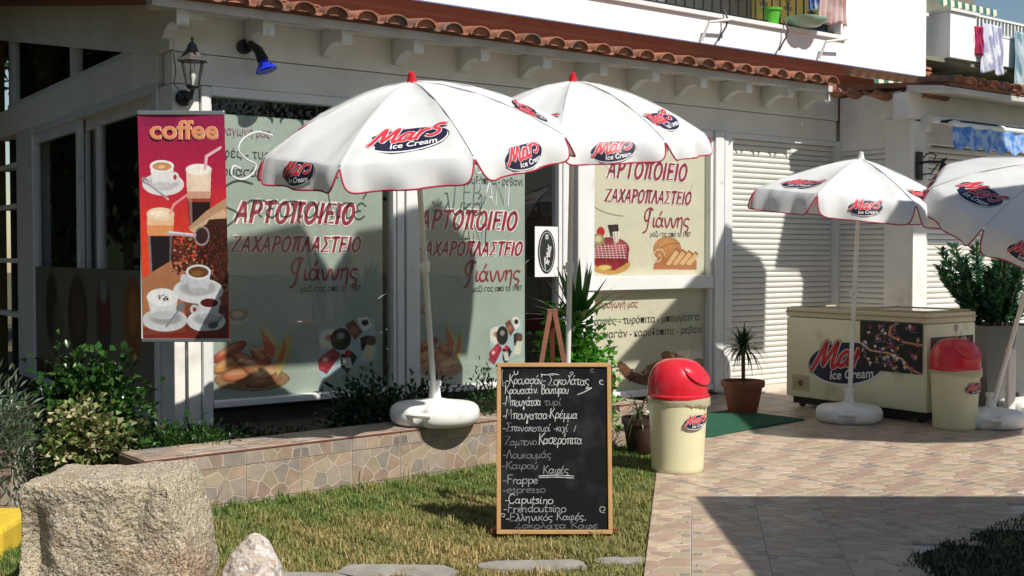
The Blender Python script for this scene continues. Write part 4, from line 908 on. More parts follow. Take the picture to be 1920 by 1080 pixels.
# ------------------------------------------------------------------ coffee banner
bn = thing('coffee_banner', 'tall red coffee poster banner with cups, iced glasses and beans', 'banner', (-2.185, 7.62, 0), R(1))
bw, bz0, bz1 = .575, .885, 2.375
def dr_banner(P):
    def T(x, y): return ((x - 27 - (y - 68) * .024) / 386, (y - 68) / 957)
    P.asp = 957 / 386
    Yv = P.Y; top = np.array(lin('8c1c48')); mid = np.array(lin('b52038')); low = np.array(lin('d2401e')); f = np.clip(Yv / .35, 0, 1)[..., None]; f2 = np.clip((Yv - .3) / .3, 0, 1)[..., None]
    P.c = (top * (1 - f) + mid * f) * (1 - f2) + low * f2; P.a[:] = 1
    def E(x, y, rx, ry, c, **k): a = T(x, y); P.ell(a[0], a[1], rx / 386, ry / 957, c, **k)
    def Q(pts, c, amt=1): P.poly([T(*p) for p in pts], c, amt)
    def Ln(pts, wd, c, amt=1): P.line([T(*p) for p in pts], wd / 386, c, amt)
    Q([(45, 68), (200, 68), (175, 125), (120, 135), (60, 118)], '6c1640', .35)  # darker patch paints the lantern's shadow onto the poster
    # wooden table
    Q([(45, 770), (150, 700), (330, 690), (430, 800), (430, 1040), (40, 1040)], 'a06a48')
    for k in range(26): Ln([(40, 770 + k * 9), (300, 690 + k * 12)], 1.6, '7e4e34', .5)
    Q([(40, 980), (200, 930), (430, 880), (430, 1040), (40, 1040)], '6b2a1e', .85); Q([(230, 850), (430, 820), (430, 1000), (240, 1000)], '5a2018', .7)
    # cup and saucer, top left
    E(140, 365, 92, 48, 'd5d2d2', soft=.04); E(140, 360, 66, 30, 'b4aeb2', soft=.4); Q([(82, 290), (186, 290), (180, 368), (92, 368)], 'dcdad8'); E(137, 368, 44, 14, 'c3bfc0', soft=.1); E(192, 335, 18, 22, 'dad7d6', soft=.2); E(192, 335, 8, 12, 'b03040', soft=.2)
    E(134, 287, 53, 25, 'ece9e6', soft=.05); E(134, 289, 43, 18, 'b98858', soft=.2); E(132, 291, 18, 7, 'd9b48c', soft=.7); E(60, 350, 20, 12, '8a8488', rot=.7, soft=.3); Ln([(60, 350), (160, 428)], 6, 'b9b4b8'); Ln([(70, 362), (155, 424)], 2, '4c4448')
    # iced glass right
    Q([(240, 300), (356, 300), (345, 560), (258, 560)], '241014'); Q([(242, 300), (354, 300), (350, 425), (247, 425)], 'e4cdb4'); Q([(247, 395), (350, 395), (349, 440), (249, 440)], 'b05038', .6); E(298, 302, 58, 24, 'efe6dc', soft=.08); Q([(246, 320), (262, 320), (272, 560), (260, 560)], 'c8a090', .35)
    Ln([(326, 300), (332, 245), (396, 208)], 7, 'dba8b4'); Ln([(332, 296), (337, 248), (394, 214)], 2, 'f0d4d8')
    # sack
    Q([(250, 550), (330, 480), (420, 425), (430, 760), (330, 640), (300, 590)], 'b08a68'); Q([(255, 560), (410, 470), (425, 500), (300, 585)], 'c8a684'); Q([(300, 580), (345, 515), (425, 510), (430, 800), (380, 760)], '3a1c14')
    # beans
    rb = random.Random(5)
    for k in range(620):
        x, y = rb.gauss(245, 62), rb.gauss(655, 52)
        if k > 330: x, y = rb.uniform(300, 425), rb.uniform(530, 830)
        if x < 140 or y > 860 or y < 545 or (x < 300 and (abs(x - 235) / 105) ** 2 + (abs(y - 665) / 88) ** 2 > 1): continue
        dk = x > 300; c = ['4e1f14', '7a3a24', '9a5a40', '5e2a1c', 'b07a5c'][rb.randrange(3 if dk else 5)] if not dk else ['2c110c', '40180f', '5a281a'][rb.randrange(3)]
        E(x, y, 10, 7, '30120c', rot=rb.uniform(0, 3), soft=.2); E(x - 1, y - 1.5, 7.5, 5, c, rot=rb.uniform(0, 3), soft=.4)
    # iced glass left
    Q([(66, 490), (188, 490), (176, 745), (80, 745)], '1c1216'); Q([(66, 490), (188, 490), (184, 585), (70, 585)], 'd08a58'); Q([(68, 500), (187, 500), (186, 540), (68, 540)], 'dfb48e'); E(127, 492, 61, 28, 'e4c8aa', soft=.1); E(120, 492, 34, 14, 'f0dcc4', soft=.6)
    Q([(70, 580), (82, 580), (90, 745), (80, 745)], '9a8488', .6); Q([(168, 580), (180, 580), (172, 700), (166, 700)], '8a7478', .5); Q([(45, 770), (80, 745), (176, 690), (180, 745), (60, 780)], 'a06a48')
    Ln([(168, 490), (188, 450), (246, 410)], 6, 'd8949c')
    # metal scoop
    E(310, 585, 33, 40, '5a3c38', rot=.3, soft=.1); E(312, 585, 26, 32, '35201c', rot=.3, soft=.1); Ln([(160, 572), (280, 584)], 9, 'aaa4aa'); Ln([(165, 568), (270, 578)], 3, 'e0dce0'); 
    for k in range(24): a = k / 24 * 6.28; E(311 + 32 * math.cos(a), 585 + 39 * math.sin(a), 4, 4, '9a949a')
    # lower cups
    E(295, 820, 112, 55, 'c9cbcc', soft=.03); E(295, 808, 84, 34, '9a9c9e', soft=.4); Q([(242, 742), (350, 742), (340, 820), (256, 820)], 'b9bcbf'); E(298, 820, 42, 14, 'a4a6a8', soft=.15); E(232, 770, 18, 22, 'b5b8ba', soft=.2); E(296, 740, 56, 32, 'cfd1d2', soft=.05); E(296, 740, 46, 24, '5e3a1c', soft=.1); E(290, 745, 26, 12, '7e5428', soft=.6)
    E(145, 945, 100, 50, 'b9babb', soft=.03); E(150, 938, 70, 28, '8e8f91', soft=.4); Q([(68, 850), (204, 850), (190, 925), (84, 925)], 'c2c4c5'); E(137, 925, 53, 18, 'b0b2b3', soft=.15); E(134, 848, 68, 38, 'd6d6d4', soft=.05)
    for k in range(14): E(115 + rb.random() * 46, 838 + rb.random() * 26, 5, 3, '33231c', rot=rb.random() * 3)
    E(330, 950, 86, 46, 'c3c4c6', soft=.03); E(335, 940, 62, 26, '96979a', soft=.4); Q([(292, 870), (392, 870), (382, 930), (304, 930)], 'b9bbbd'); E(343, 930, 39, 14, 'a4a5a8', soft=.15); E(278, 900, 20, 20, 'b6b8ba', soft=.2); E(278, 900, 9, 10, '7a3a2a', soft=.2); E(344, 868, 51, 28, 'c9cacc', soft=.05); E(344, 872, 40, 19, '4c0e10', soft=.1)
    Ln([(210, 900), (150, 975)], 5, '77787c'); E(216, 890, 22, 14, '6c6d72', rot=-.7, soft=.3); Ln([(370, 965), (412, 920)], 5, '6a6b70'); E(362, 968, 24, 14, '4c4c50', rot=-.3, soft=.3)
    Q([(45, 1010), (430, 985), (430, 1040), (45, 1040)], '6a2418')
P = Paint(230, 570); dr_banner(P)
link('poster', P.mesh('poster', lambda X, Z: np.stack([-bw / 2 + X * bw + (Z - .5) * -.025, .004 * np.sin(X * 5) * 1.0 - .012, bz0 + Z * (bz1 - bz0)], 1), mat('glossy_poster', attr=1, rough=.38)), bn)
mb = MB(); put_font(mb, font_mesh('coffee', .17, .455, 0, .032), lambda x, z: (-.02 + x, -.0175, 2.215 + z), -.20, 0, 1)
put_font(mb, font_mesh('coffee', .17, .448, 0, .012), lambda x, z: (-.02 + x, -.020, 2.217 + z), -.197, 0, 0); part('lettering', mb, [mat('copper_print', lin('d98a5c'), .5), mat('pale_peach_print', lin('f3c8a6'), .5)], bn)
M_ALU = mat('brushed_aluminium', (.6, .6, .62), .3, metal=.9)
bx('top_rail', M_ALU, bn, -.30, .275, -.02, .01, 2.372, 2.40, .004); bx('bottom_rail', M_ALU, bn, -.285, .305, -.022, .012, .862, .886, .004)
part('backing', MB().box(-.29, .27, -.006, .002, .886, 2.375), mat('poster_back', (.6, .6, .58), .7), bn)
part('stand_pole', MB().tube([(0, .03, .13), (0, .03, 2.36)], .012, 8), M_ALU, bn, smooth=True); part('stand_foot', MB().tube([(-.22, .03, .16), (.22, .03, .16)], .012, 8), M_ALU, bn)
# ------------------------------------------------------------------ logo print: navy ellipse, red brush lettering with white edge, small white line under it
M_NAVY = mat('navy_print', lin('221c3a'), .5); M_LRED = mat('red_print', lin('d2303c'), .5); M_LWHT = mat('white_logo_print', (.8, .8, .8), .5)
MARS = [ '.0,-.05 .1,.02 .34,.86 .42,.98', '.42,.98 .44,.16 .5,.1', '.5,.1 .82,.86 .9,.92', '.9,.92 .86,.12 .96,-.02 1.08,.12',
         '1.5,.52 1.3,.6 1.14,.4 1.12,.1 1.28,.02 1.46,.24 1.54,.56', '1.54,.56 1.48,.16 1.56,.0 1.7,.12', '1.78,.66 1.74,.0', '1.76,.3 1.9,.6 2.1,.66', '2.66,.78 2.4,.86 2.26,.66 2.5,.46 2.52,.2 2.3,.06 2.12,.16']
def logo(wd, fn, lod=1, dark=True, off=1):
    """wd = width of the mark; fn(x, y, h) -> point, h = lift above the cloth"""
    mb = MB(); n = 36; rings = 7; E_ = lambda r, a: (wd * .5 * r * math.cos(a), wd * .225 * r * math.sin(a) - wd * .0)
    rot = R(7); cr, sr = math.cos(rot), math.sin(rot)
    G = lambda x, y, h: fn(x * cr - y * sr, x * sr + y * cr, h)
    for (sc, h, k, sh) in ((1.0, .0015, 1, 0), (.97, .0028, 2, -.01), (.955, .004, 1, .008)):
        o = len(mb.v); vs = [G(0, 0, h)]
        for i in range(1, rings + 1):
            for j in range(n):
                x, y = E_(sc * i / rings, 2 * math.pi * j / n); vs.append(G(x, y + sh * wd, h))
        fs = [(0, 1 + j, 1 + (j + 1) % n) for j in range(n)]
        for i in range(rings - 1):
            for j in range(n): a = 1 + i * n + j; b = 1 + i * n + (j + 1) % n; fs.append((a, b, b + n, a + n))
        mb.add(vs, fs, k)
    s = wd * .265
    L_ = [[np.array([-wd * .46 + (p[0] + p[1] * .38) * s * 1.2, -wd * .02 + p[1] * s * (1.0 if p[0] < 1.05 else .92)]) for p in smooth_line([tuple(map(float, q.split(','))) for q in st.split()], 4)] for st in MARS]
    ribbons(mb, L_, wd * .078, lambda x, y: G(x, y, .0055), 1, taper=False); ribbons(mb, L_, wd * .062, lambda x, y: G(x, y, .0068), 2, taper=False); ribbons(mb, L_, wd * .046, lambda x, y: G(x, y, .008), 0, taper=True)
    put_font(mb, font_mesh('Ice Cream', wd * .135, wd * .56, .22, .015), lambda x, y: G(x, y, .0085), -wd * .22, -wd * .155, 2)
    me = mb.mesh('logo_print', [M_LRED, M_NAVY, M_LWHT]); return me
# ------------------------------------------------------------------ umbrellas
def umb_base(parent, Mw, r=.29):
    def rf(a):
        v = 1 + .04 * math.cos(2 * a); d = (a - R(250)) % (2 * math.pi); d = min(d, 2 * math.pi - d); v -= .16 * math.exp(-(d / .20) ** 4); return v
    b = part('umbrella_foot', MB().lathe([(.0, 0), (.86, 0), (.96, .02), (1.0, .05), (1.0, .09), (.96, .118), (.88, .135), (.5, .15), (.22, .165), (.18, .17)], 72, rf=rf).xf(Matrix.Diagonal((r, r, 1, 1))), M_PLASTIC, parent, smooth=True, M=Mw)
    part('handle', MB().tube([(r * math.cos(R(232)) * .93, r * math.sin(R(232)) * .93, .085), (r * math.cos(R(250)) * 1.0, r * math.sin(R(250)) * 1.0, .088), (r * math.cos(R(268)) * .93, r * math.sin(R(268)) * .93, .085)], .017, 8), M_PLASTIC, b, smooth=True)
    part('socket', MB().lathe([(.045, .15), (.04, .20), (.034, .25), (.044, .255), (.044, .285), (.03, .29)], 20), M_PLASTIC, b, smooth=True); return b
def umbrella(label, base, ctr, zr, g, Rr, ph, ha, N=8, val=.14, first_canopy=0, cap=M_RED, base_r=.29, small=False, ex=1.75):
    t = thing('umbrella', label, 'umbrella', base, 0, 'white printed ice cream umbrellas')
    bl = Vector(base); nrm = Vector((-g[0], -g[1], 1)).normalized(); c = Vector(ctr) - bl; c.z = zr - base[2]
    xax = (Vector((1, 0, g[0]))).normalized(); yax = nrm.cross(xax).normalized(); xax = yax.cross(nrm)
    Mc = Matrix(((xax.x, yax.x, nrm.x, c.x), (xax.y, yax.y, nrm.y, c.y), (xax.z, yax.z, nrm.z, c.z), (0, 0, 0, 1))) @ Matrix.Rotation(ph, 4, 'Z')
    def hz(u): return ha * (1 - u ** ex)
    half = math.pi / N
    def surf(u, v, lift=0):                  # u radial 0..1.., v -1..1 across one panel; panel centre direction = +x of the panel frame
        if u <= 1:
            rr = Rr * u; w_ = math.tan(half) * rr * math.cos(half); xx = rr * math.cos(half) - .018 * (1 - v * v) * u * (1 - u) * 4; z = hz(u) - .026 * (1 - v * v) * math.sin(u * 3.14)
            sl = -ha * ex * max(u, .05) ** (ex - 1) / (Rr); nx, nz = -sl, 1; q = math.hypot(nx, nz)
            return (xx + lift * nx / q, v * w_, z + lift * nz / q)
        d = (u - 1) * val; w_ = Rr * math.sin(half); en = abs(v) ** 16 * .88
        hang = d * (1 - en); xx = Rr * math.cos(half) + .055 * (1 - math.exp(-hang * 14)) + .022 * math.sin(v * 7 + 1.3) * hang / val
        return (xx + lift, v * w_ * (1 + .03 * hang / val), -hang * (1.0) - .003 * (1 - math.exp(-hang * 20)))
    def panel_mesh():
        us = [.02, .1, .22, .34, .46, .58, .7, .8, .88, .94, .975, 1.0, 1.03, 1.08, 1.16, 1.3, 1.5, 1.7, 1.85, 2.0]; vsn = [math.sin(math.pi / 2 * k / 12) if abs(k) < 13 else 0 for k in range(-12, 13)]
        V = [surf(u, v) for u in us for v in vsn]; m_ = len(vsn); F = [(i * m_ + j, i * m_ + j + 1, (i + 1) * m_ + j + 1, (i + 1) * m_ + j) for i in range(len(us) - 1) for j in range(m_ - 1)]
        V = [(x + .012 * noise.noise(Vector((x * 9, y * 16, z * 7))) * (1 if x > Rr * .6 else .3), y, z + .012 * noise.noise(Vector((x * 5, y * 9, z * 4 + 3))) + random.gauss(0, .0008)) for x, y, z in V]
        mb = MB().add(V, F); return mb
    pm = panel_mesh().mesh('panel', M_CLOTH); shade(pm, 70)
    pts = [surf(2.0, math.sin(math.pi / 2 * k / 22)) for k in range(-22, 23)]; pp = MB().tube([(x, y, z - .002) for x, y, z in pts], .0055, 5).mesh('piping', M_PIPING); shade(pp)
    sm = MB().tube([surf(u, 1, .002) for u in (.03, .2, .4, .6, .8, .95, 1.0)], .0045, 4).mesh('seam', mat('seam_tape', (.60, .60, .58), .8))
    lw = Rr * .50; u0 = .82
    def on_canopy(x, y, h):
        u = u0 - y / (Rr * 1.05); w_ = math.tan(half) * Rr * max(u, .05) * math.cos(half); return surf(u, x / w_, h + .003)
    def on_val(x, y, h):
        u = 1 + (.5 * val - y) / val; p = surf(max(u, 1.001), x / (Rr * math.sin(half)) * 1.0, h + .004); return p
    lc = logo(lw, on_canopy); lv = logo(.30 if not small else .27, lambda x, y, h: on_val(x, y + .012, h))
    can = link('canopy', MB().lathe([(.0, hz(0) - .004), (.03, hz(0) - .01)], 12, cap=False).mesh('canopy', M_CLOTH), t, M=Mc)
    cp = part('cap', MB().lathe([(.034, -.012), (.032, .004), (.018, .05), (.02, .056), (.012, .062)], 16, (0, 0, ha)), cap, can, smooth=True)
    if not hasattr(umbrella, 'ribm'): umbrella.ribm = {}
    for k in range(N):
        Mp = Matrix.Rotation(2 * math.pi * (k + .5) / N, 4, 'Z')
        p = link('panel', pm, t, M=Mc @ Mp); link('piping', pp, p); link('seam', sm, p)
        if (k + first_canopy) % 2 == 0: link('logo_print', lc, p)
        else: link('logo_print', lv, p)
        Mr = Matrix.Rotation(2 * math.pi * k / N, 4, 'Z')
        if k == 0: rib = MB().tube([(Rr * u, 0, hz(u) - .012) for u in (.03, .25, .5, .75, .99)], .004, 4).tube([(.02, 0, ha - .33), (Rr * .48, 0, hz(.48) - .014)], .004, 4).mesh('rib', M_WHITE)
        link('rib', rib, t, M=Mc @ Mr)
    top = Mc @ Vector((0, 0, ha)); part('pole', MB().tube([(0, 0, .12), tuple(top * .5 + Vector((0, 0, .06))), tuple(top)], [.019, .019, .014], 12), M_PLASTIC, t, smooth=True)
    q = Vector((0, 0, .12)).lerp(top, .46); part('knob', MB().tube([q - Vector((0, 0, .035)), q + Vector((0, 0, .035))], .03, 12).tube([q, q + Vector((-.045, -.03, .0))], .014, 8), M_PLASTIC, t, smooth=True)
    umb_base(t, Matrix.Rotation(R(0), 4, 'Z'), base_r); return t
umbrella('large white umbrella with red cap standing on the tiled planter wall', (-.52, 7.66, .31), (-.569, 6.9, 0), 2.154, (.077, .254), .926, .387, .329, first_canopy=1)
umbrella('white red-capped umbrella standing behind the chalkboard', (.40, 8.25, .15), (.425, 7.9, 0), 2.262, (.02, .15), .895, .63, .37, first_canopy=0, val=.13)
umbrella('small white umbrella standing in front of the ice cream freezer', (2.92, 9.85, 0), (2.99, 9.95, 0), 1.935, (-.10, .07), .87, -.506 + .1, .34, first_canopy=0, cap=M_PLASTIC, base_r=.27, small=True, val=.18, N=7, ex=1.3)
umbrella('slanting white umbrella at the right edge, its pole leaning past the planter', (4.02, 9.55, 0), (4.30, 9.2, 0), 1.83, (-.15, .50), .92, .733, .36, first_canopy=1, cap=M_PLASTIC, base_r=.27, val=.20)
# ------------------------------------------------------------------ chest freezer
fz = thing('ice_cream_freezer', 'cream chest freezer with glass sliding lids and printed menu panel', 'freezer', (3.503 - .579 * 1.533, 9.619 + .815 * 1.533, 0), -.953)
FL, FW, FH = 1.533, .709, .95
M_CRM = mat('cream_enamel', (.80, .77, .54), .35, var=.06, vscale=2, dirt=((.45, .40, .26), 3, .62))
part('body', MB().box(0, FL, 0, FW, .10, .855, bev=.018), M_CRM, fz, smooth=True); bx('plinth', mat('black_plinth', (.015, .015, .015), .6), fz, .05, FL - .05, .05, FW - .03, .035, .10)
M_TAN = mat('tan_rim', (.42, .30, .17), .45, var=.15)
mb = MB()
for b_ in ((0, FL, 0, .035), (0, FL, FW - .035, FW), (0, .035, .035, FW - .035), (FL - .035, FL, .035, FW - .035)): mb.box(*b_, .858, .945, bev=.008)
part('rim', mb, mat('ivory_rim', (.64, .58, .42), .4), fz)
bx('rim_trim', M_TAN, fz, -.006, FL + .006, -.006, FW + .006, .90, .912)
M_LIDF = mat('lid_frame', (.5, .42, .28), .4)
for i, (a, b_) in enumerate(((.03, .79), (.75, FL - .03))):
    ld = link('sliding_lid', MB().box(a, a + .025, .03, FW - .03, .935 + i * .014, .95 + i * .014).box(b_ - .025, b_, .03, FW - .03, .935 + i * .014, .95 + i * .014).box(a, b_, .03, .05, .935 + i * .014, .95 + i * .014).box(a, b_, FW - .05, FW - .03, .935 + i * .014, .95 + i * .014).mesh('sliding_lid', M_LIDF), fz)
    part('pane', MB().box(a + .02, b_ - .02, .045, FW - .045, .939 + i * .014, .943 + i * .014), M_GLASS, ld)
bx('tub_floor', mat('frosted_interior', (.35, .40, .42), .5), fz, .04, FL - .04, .04, FW - .04, .856, .862)
for x in (.12, FL - .12):
    for y in (.1, FW - .1): part('castor', MB().tube([(x, y - .015, .028), (x, y + .015, .028)], .028, 12), mat('black_plinth'), fz)
def fr(x0, z0): return lambda x, y, h: (x0 + x, -.001 - h, z0 + y)
link('logo_print', logo(.86, fr(.70, .455)), fz)
def dr_menu(P):
    rg = random.Random(3)
    P.c[:] = lin('1c1a22'); P.a[:] = 1
    P.line([(.0, .45), (.18, .6), (.45, .62), (.68, .72), (.8, .9), (1, 1.0)], .026, 'c98a5c'); P.line([(1.0, .42), (.7, .38), (.48, .26), (.5, .1), (.62, .0)], .026, 'c98a5c'); P.line([(.0, .45), (.18, .6), (.45, .62), (.68, .72)], .010, 'ecc49a')
    for k in range(70):
        x, y = rg.uniform(.03, .97), rg.uniform(.05, .95); c = ['a86858', '6a5aa0', 'b8b0a8', 'c0a050', '7a2838', '4a6898', 'd8d4cc', '9a4a6a'][rg.randrange(8)]
        if rg.random() < .5: P.ell(x, y, .018, .04, c, rot=rg.uniform(-.6, .6), soft=.3)
        else: P.poly([(x - .025, y - .03), (x + .025, y - .03), (x, y + .05)], c); P.ell(x, y - .035, .026, .025, ['e0d8cc', 'b06a50', '8c3a50'][k % 3], soft=.2)
        if rg.random() < .4: P.line([(x - .04, y + .07), (x + .04, y + .07)], .005, 'd8d4cc', .6)
    P.ell(.5, .5, .09, .045, '2a2040', soft=.1); P.line([(.43, .51), (.57, .48)], .018, 'c02838')
def prn(name, draw, nx, ny, fn, parent, asp=1):
    P = Paint(nx, ny); P.asp = asp; draw(P); return link(name, P.mesh(name, fn, mat('glossy_poster')), parent)
prn('menu_panel', dr_menu, 150, 130, lambda X, Z: np.stack([.86 + X * .64, 0 * X - .013, .425 + Z * .43], 1), fz)
prn('menu_panel', dr_menu, 110, 120, lambda X, Z: np.stack([0 * X + FL + .003, .05 + X * .62, .30 + Z * .44], 1), fz)
def dr_grille(P):
    P.c[:] = lin('b8ae84'); P.a[:] = 1
    for k in range(5): P.line([(.1, .2 + k * .15), (.9, .2 + k * .15)], .03, '5c5844', .8)
    P.ell(.5, .5, .15, .2, '4a4838', soft=.3)
prn('rating_plate', dr_grille, 30, 30, lambda X, Z: np.stack([.08 + X * .20, 0 * X - .003, .16 + Z * .15], 1), fz)
lk = part('lock', MB().box(FL + .001, FL + .02, .40, .43, .78, .84, bev=.004), M_ALU, fz); part('shackle', MB().tube([(FL + .03, .44, .78), (FL + .035, .45, .74), (FL + .03, .47, .72), (FL + .03, .455, .76), (FL + .03, .44, .78)], .004, 6), M_ALU, lk)
part('padlock', MB().box(FL + .015, FL + .04, .44, .48, .66, .71, bev=.006), mat('brass', (.45, .3, .1), .35, metal=.9), lk)
# ------------------------------------------------------------------ swing-lid bins
def bin_(label, loc, rz, h=.5, r0=.172, r1=.198, logo_a=0, twist=0):
    t = thing('litter_bin', label, 'bin', loc, rz)
    part('body', MB().lathe([(r0 - .006, 0), (r0, .008), (r0 + .001, .03), (r1 - .004, h - .05), (r1 + .002, h - .045), (r1 + .002, h)], 48), M_CREAM, t, smooth=True)
    part('rim', MB().lathe([(r1 + .008, h - .012), (r1 + .012, h - .004), (r1 + .012, h + .012), (r1 + .004, h + .02)], 48, cap=False), M_RED, t, smooth=True)
    prof = [(r1 + .003, h + .012)] + [((r1 + .003) * math.cos(a) ** .62, h + .05 + .20 * math.sin(a)) for a in [R(x) for x in range(0, 91, 9)]][:-1] + [(.02, h + .25), (.001, h + .25)]
    ld = part('lid', MB().lathe(prof, 48), M_RED, t, smooth=True)
    # tilted flap face cut across the dome
    bmf = MB(); ctr = Vector((r1 * .66, 0, h + .165)); nn = Vector((.72, 0, .70)).normalized(); ux = Vector((0, 1, 0)); uy = nn.cross(ux)
    vs = []; rows = 7; nseg = 28
    for i in range(rows + 1):
        rr = i / rows
        for j in range(nseg):
            a = 2 * math.pi * j / nseg; p = ctr + ux * (.125 * rr * math.cos(a)) + uy * (.105 * rr * math.sin(a)) + nn * (.022 * (1 - rr ** 2) + .004); vs.append(tuple(p))
    fs = [(i * nseg + j, i * nseg + (j + 1) % nseg, (i + 1) * nseg + (j + 1) % nseg, (i + 1) * nseg + j) for i in range(rows) for j in range(nseg)]
    part('flap', bmf.add(vs, fs), M_RED, t, smooth=True); rim = [tuple(ctr + ux * (.128 * math.cos(a)) + uy * (.108 * math.sin(a)) + nn * .002) for a in [2 * math.pi * j / 28 for j in range(29)]]
    part('flap_edge', MB().tube(rim, .006, 6), M_RED, t, smooth=True)
    # crumpled bag edge
    rg = random.Random(int(loc[0] * 100)); n = 72; vs = []
    for (dz, dr) in ((h - .002, .004), (h - .018, .008), (h - .036, .003)):
        for j in range(n): a = 2 * math.pi * j / n; q = max(0, math.cos(a - .5)); vs.append(((r1 + dr + rg.uniform(0, .003) + .012 * q) * math.cos(a), (r1 + dr + rg.uniform(0, .003)) * math.sin(a), dz - (.04 * q * rg.uniform(.3, 1) if dz < h - .01 else 0) + rg.gauss(0, .0015)))
    fs = [(i * n + j, i * n + (j + 1) % n, (i + 1) * n + (j + 1) % n, (i + 1) * n + j) for i in range(2) for j in range(n)]
    M_BAG = mat('thin_cream_bag', (.68, .64, .46), .3, transl=.4, bump=.5, bscale=60); bg_ = part('bag_edge', MB().add(vs, fs), M_BAG, t, smooth=True)
    def on(x, y, h_): a = logo_a + x / (r1 + .01); return ((r1 - .002 + h_ * .7 + .006) * math.cos(a), (r1 - .002 + h_ * .7 + .006) * math.sin(a), h - .155 + y)
    link('logo_print', logo(.2, on), t); return t
bin_('sunlit cream bin with shiny red dome lid beside the chalkboard', (1.112, 7.63, 0), R(-35), logo_a=R(-25))
bin_('cream bin with red dome lid standing in shade before the freezer corner', (3.69, 9.48, 0), R(-65), logo_a=R(5), h=.5)
# ------------------------------------------------------------------ chalkboard on easel
ch = thing('chalkboard_sign', 'pine-framed chalkboard menu on a brown A-shaped easel standing on the grass', 'sign', (.22, 5.87, 0), R(0))
lean = Matrix.Rotation(R(-8), 4, 'X'); bwid, bhei = .60, .885
M_PINE = mat('pine_frame', (.50, .29, .12), .5, bump=.2, bscale=80, var=.15, vscale=6); M_BRW = mat('brown_easel_wood', (.20, .065, .03), .5, var=.2, bump=.2)
bd = part('board', MB().box(-bwid / 2 + .02, bwid / 2 - .02, -.004, .006, .02, bhei - .02), mat('black_slate', (.008, .009, .010), .9, spec=.15, dirt=((.026, .028, .029), 6, .52)), ch, M=lean)
for (a, b_, c, d_) in ((-bwid / 2, bwid / 2, 0, .022), (-bwid / 2, bwid / 2, bhei - .022, bhei)): part('frame', MB().box(a, b_, -.014, .012, c, d_, bev=.003), M_PINE, ch, M=lean)
for a in (-bwid / 2, bwid / 2 - .022): part('frame', MB().box(a, a + .022, -.0135, .0115, .0225, bhei - .0225, bev=.003), M_PINE, ch, M=lean)
M_CHALK = mat('white_chalk', (.52, .52, .50), .95); M_CHALK2 = mat('faded_chalk', (.16, .165, .165), .95); M_CHALK3 = mat('smudged_chalk', (.33, .33, .33), .95)
X0, Z1 = -bwid / 2 + .028, bhei - .03
def wy(px, py): return X0 + (px - 58) / 625 * (bwid - .055), Z1 - (py - 92) / 960 * (bhei - .055)
lines = [('-Κρουασάν-', 80, 185, 58, 240, 0, M_CHALK), ('Σοκολάτας', 335, 190, 62, 245, 0, M_CHALK), ('Κρουασάν.', 75, 245, 55, 200, 0, M_CHALK), ('Βουτύρου', 292, 245, 58, 165, 2, M_CHALK), ('-Μπουγάτσα', 62, 318, 62, 230, 0, M_CHALK), ('τυρί', 310, 315, 50, 105, 0, M_CHALK2),
 ('-Μπουγατσα-', 62, 398, 62, 285, 0, M_CHALK), ('Κρέμμα', 345, 392, 60, 165, 0, M_CHALK), ('-Σπανακοτυρί -κιχί  /', 62, 470, 50, 440, 0, M_CHALK3), ('Ζαμπονο', 75, 552, 52, 195, 0, M_CHALK2), ('Κασερόπιτα', 275, 548, 66, 265, 0, M_CHALK), ('-Λουκουμάς', 62, 632, 52, 290, 0, M_CHALK2), ('-Καιρού', 55, 695, 50, 215, 0, M_CHALK2),
 ('Καφές', 305, 722, 50, 150, 2, M_CHALK3), ('-Frappe', 62, 785, 52, 210, 2, M_CHALK3), ('-espresso', 62, 838, 46, 255, 0, M_CHALK2), ('-Caputsino', 72, 900, 54, 292, 0, M_CHALK), ('-Frendoutsino', 65, 952, 50, 375, 0, M_CHALK3), ('-Ελληνικός Καφές,', 80, 1005, 48, 480, 0, M_CHALK3), ('Σοκολατα Καφε', 130, 1046, 42, 500, 0, M_CHALK2)]
sx = (bwid - .055) / 625; sz = (bhei - .055) / 960
for txt, px, py, size, wd_, rot, m_ in lines:
    ox, oz = wy(px, py); ls = strokes(txt, size * sz, .06, width=wd_ * sx, jit=.022); mb = MB(); a = R(random.uniform(-.6, 1.2)); cs, sn = math.cos(a), math.sin(a)
    ribbons(mb, ls, .0036, lambda x, z: (ox + x * cs - z * sn, -.0052, oz + x * sn + z * cs), jit=.35); part('chalk_writing', mb, m_, bd)
def chalk(ptsl, th=.0045, m_=M_CHALK):
    mb = MB(); ribbons(mb, [smooth_line([np.array(wy(*p)) for p in l], 5) for l in ptsl], th, lambda x, z: (x, -.0054, z), jit=.3); part('chalk_mark', mb, m_, bd)
chalk([[(275, 738), (380, 732), (487, 738)], [(278, 748), (380, 744), (487, 750)]], .004); chalk([[(560, 215), (598, 208), (550, 235), (510, 250)]]); chalk([[(130, 108), (134, 128), (150, 124), (154, 108)]], .004)
chalk([[(295, 122), (296, 148), (300, 130), (330, 130), (360, 124), (402, 130)]], .004); chalk([[(465, 118), (480, 112), (486, 122), (474, 130), (470, 120)], [(476, 130), (470, 142)]], .004, M_CHALK3)
chalk([[(665, 165), (648, 165), (648, 185), (668, 188)]], .004); chalk([[(610, 95), (592, 98), (594, 112), (612, 112)]], .003, M_CHALK2); chalk([[(58, 178), (64, 196), (80, 194), (76, 176), (66, 180)], [(60, 100), (56, 140), (60, 180)]], .003, M_CHALK3)
chalk([[(670, 955), (645, 950), (642, 925), (662, 920), (672, 935), (658, 945)]], .004, M_CHALK3); chalk([[(48, 1040), (46, 990), (54, 962), (74, 964), (70, 980), (58, 974)]], .004, M_CHALK3)
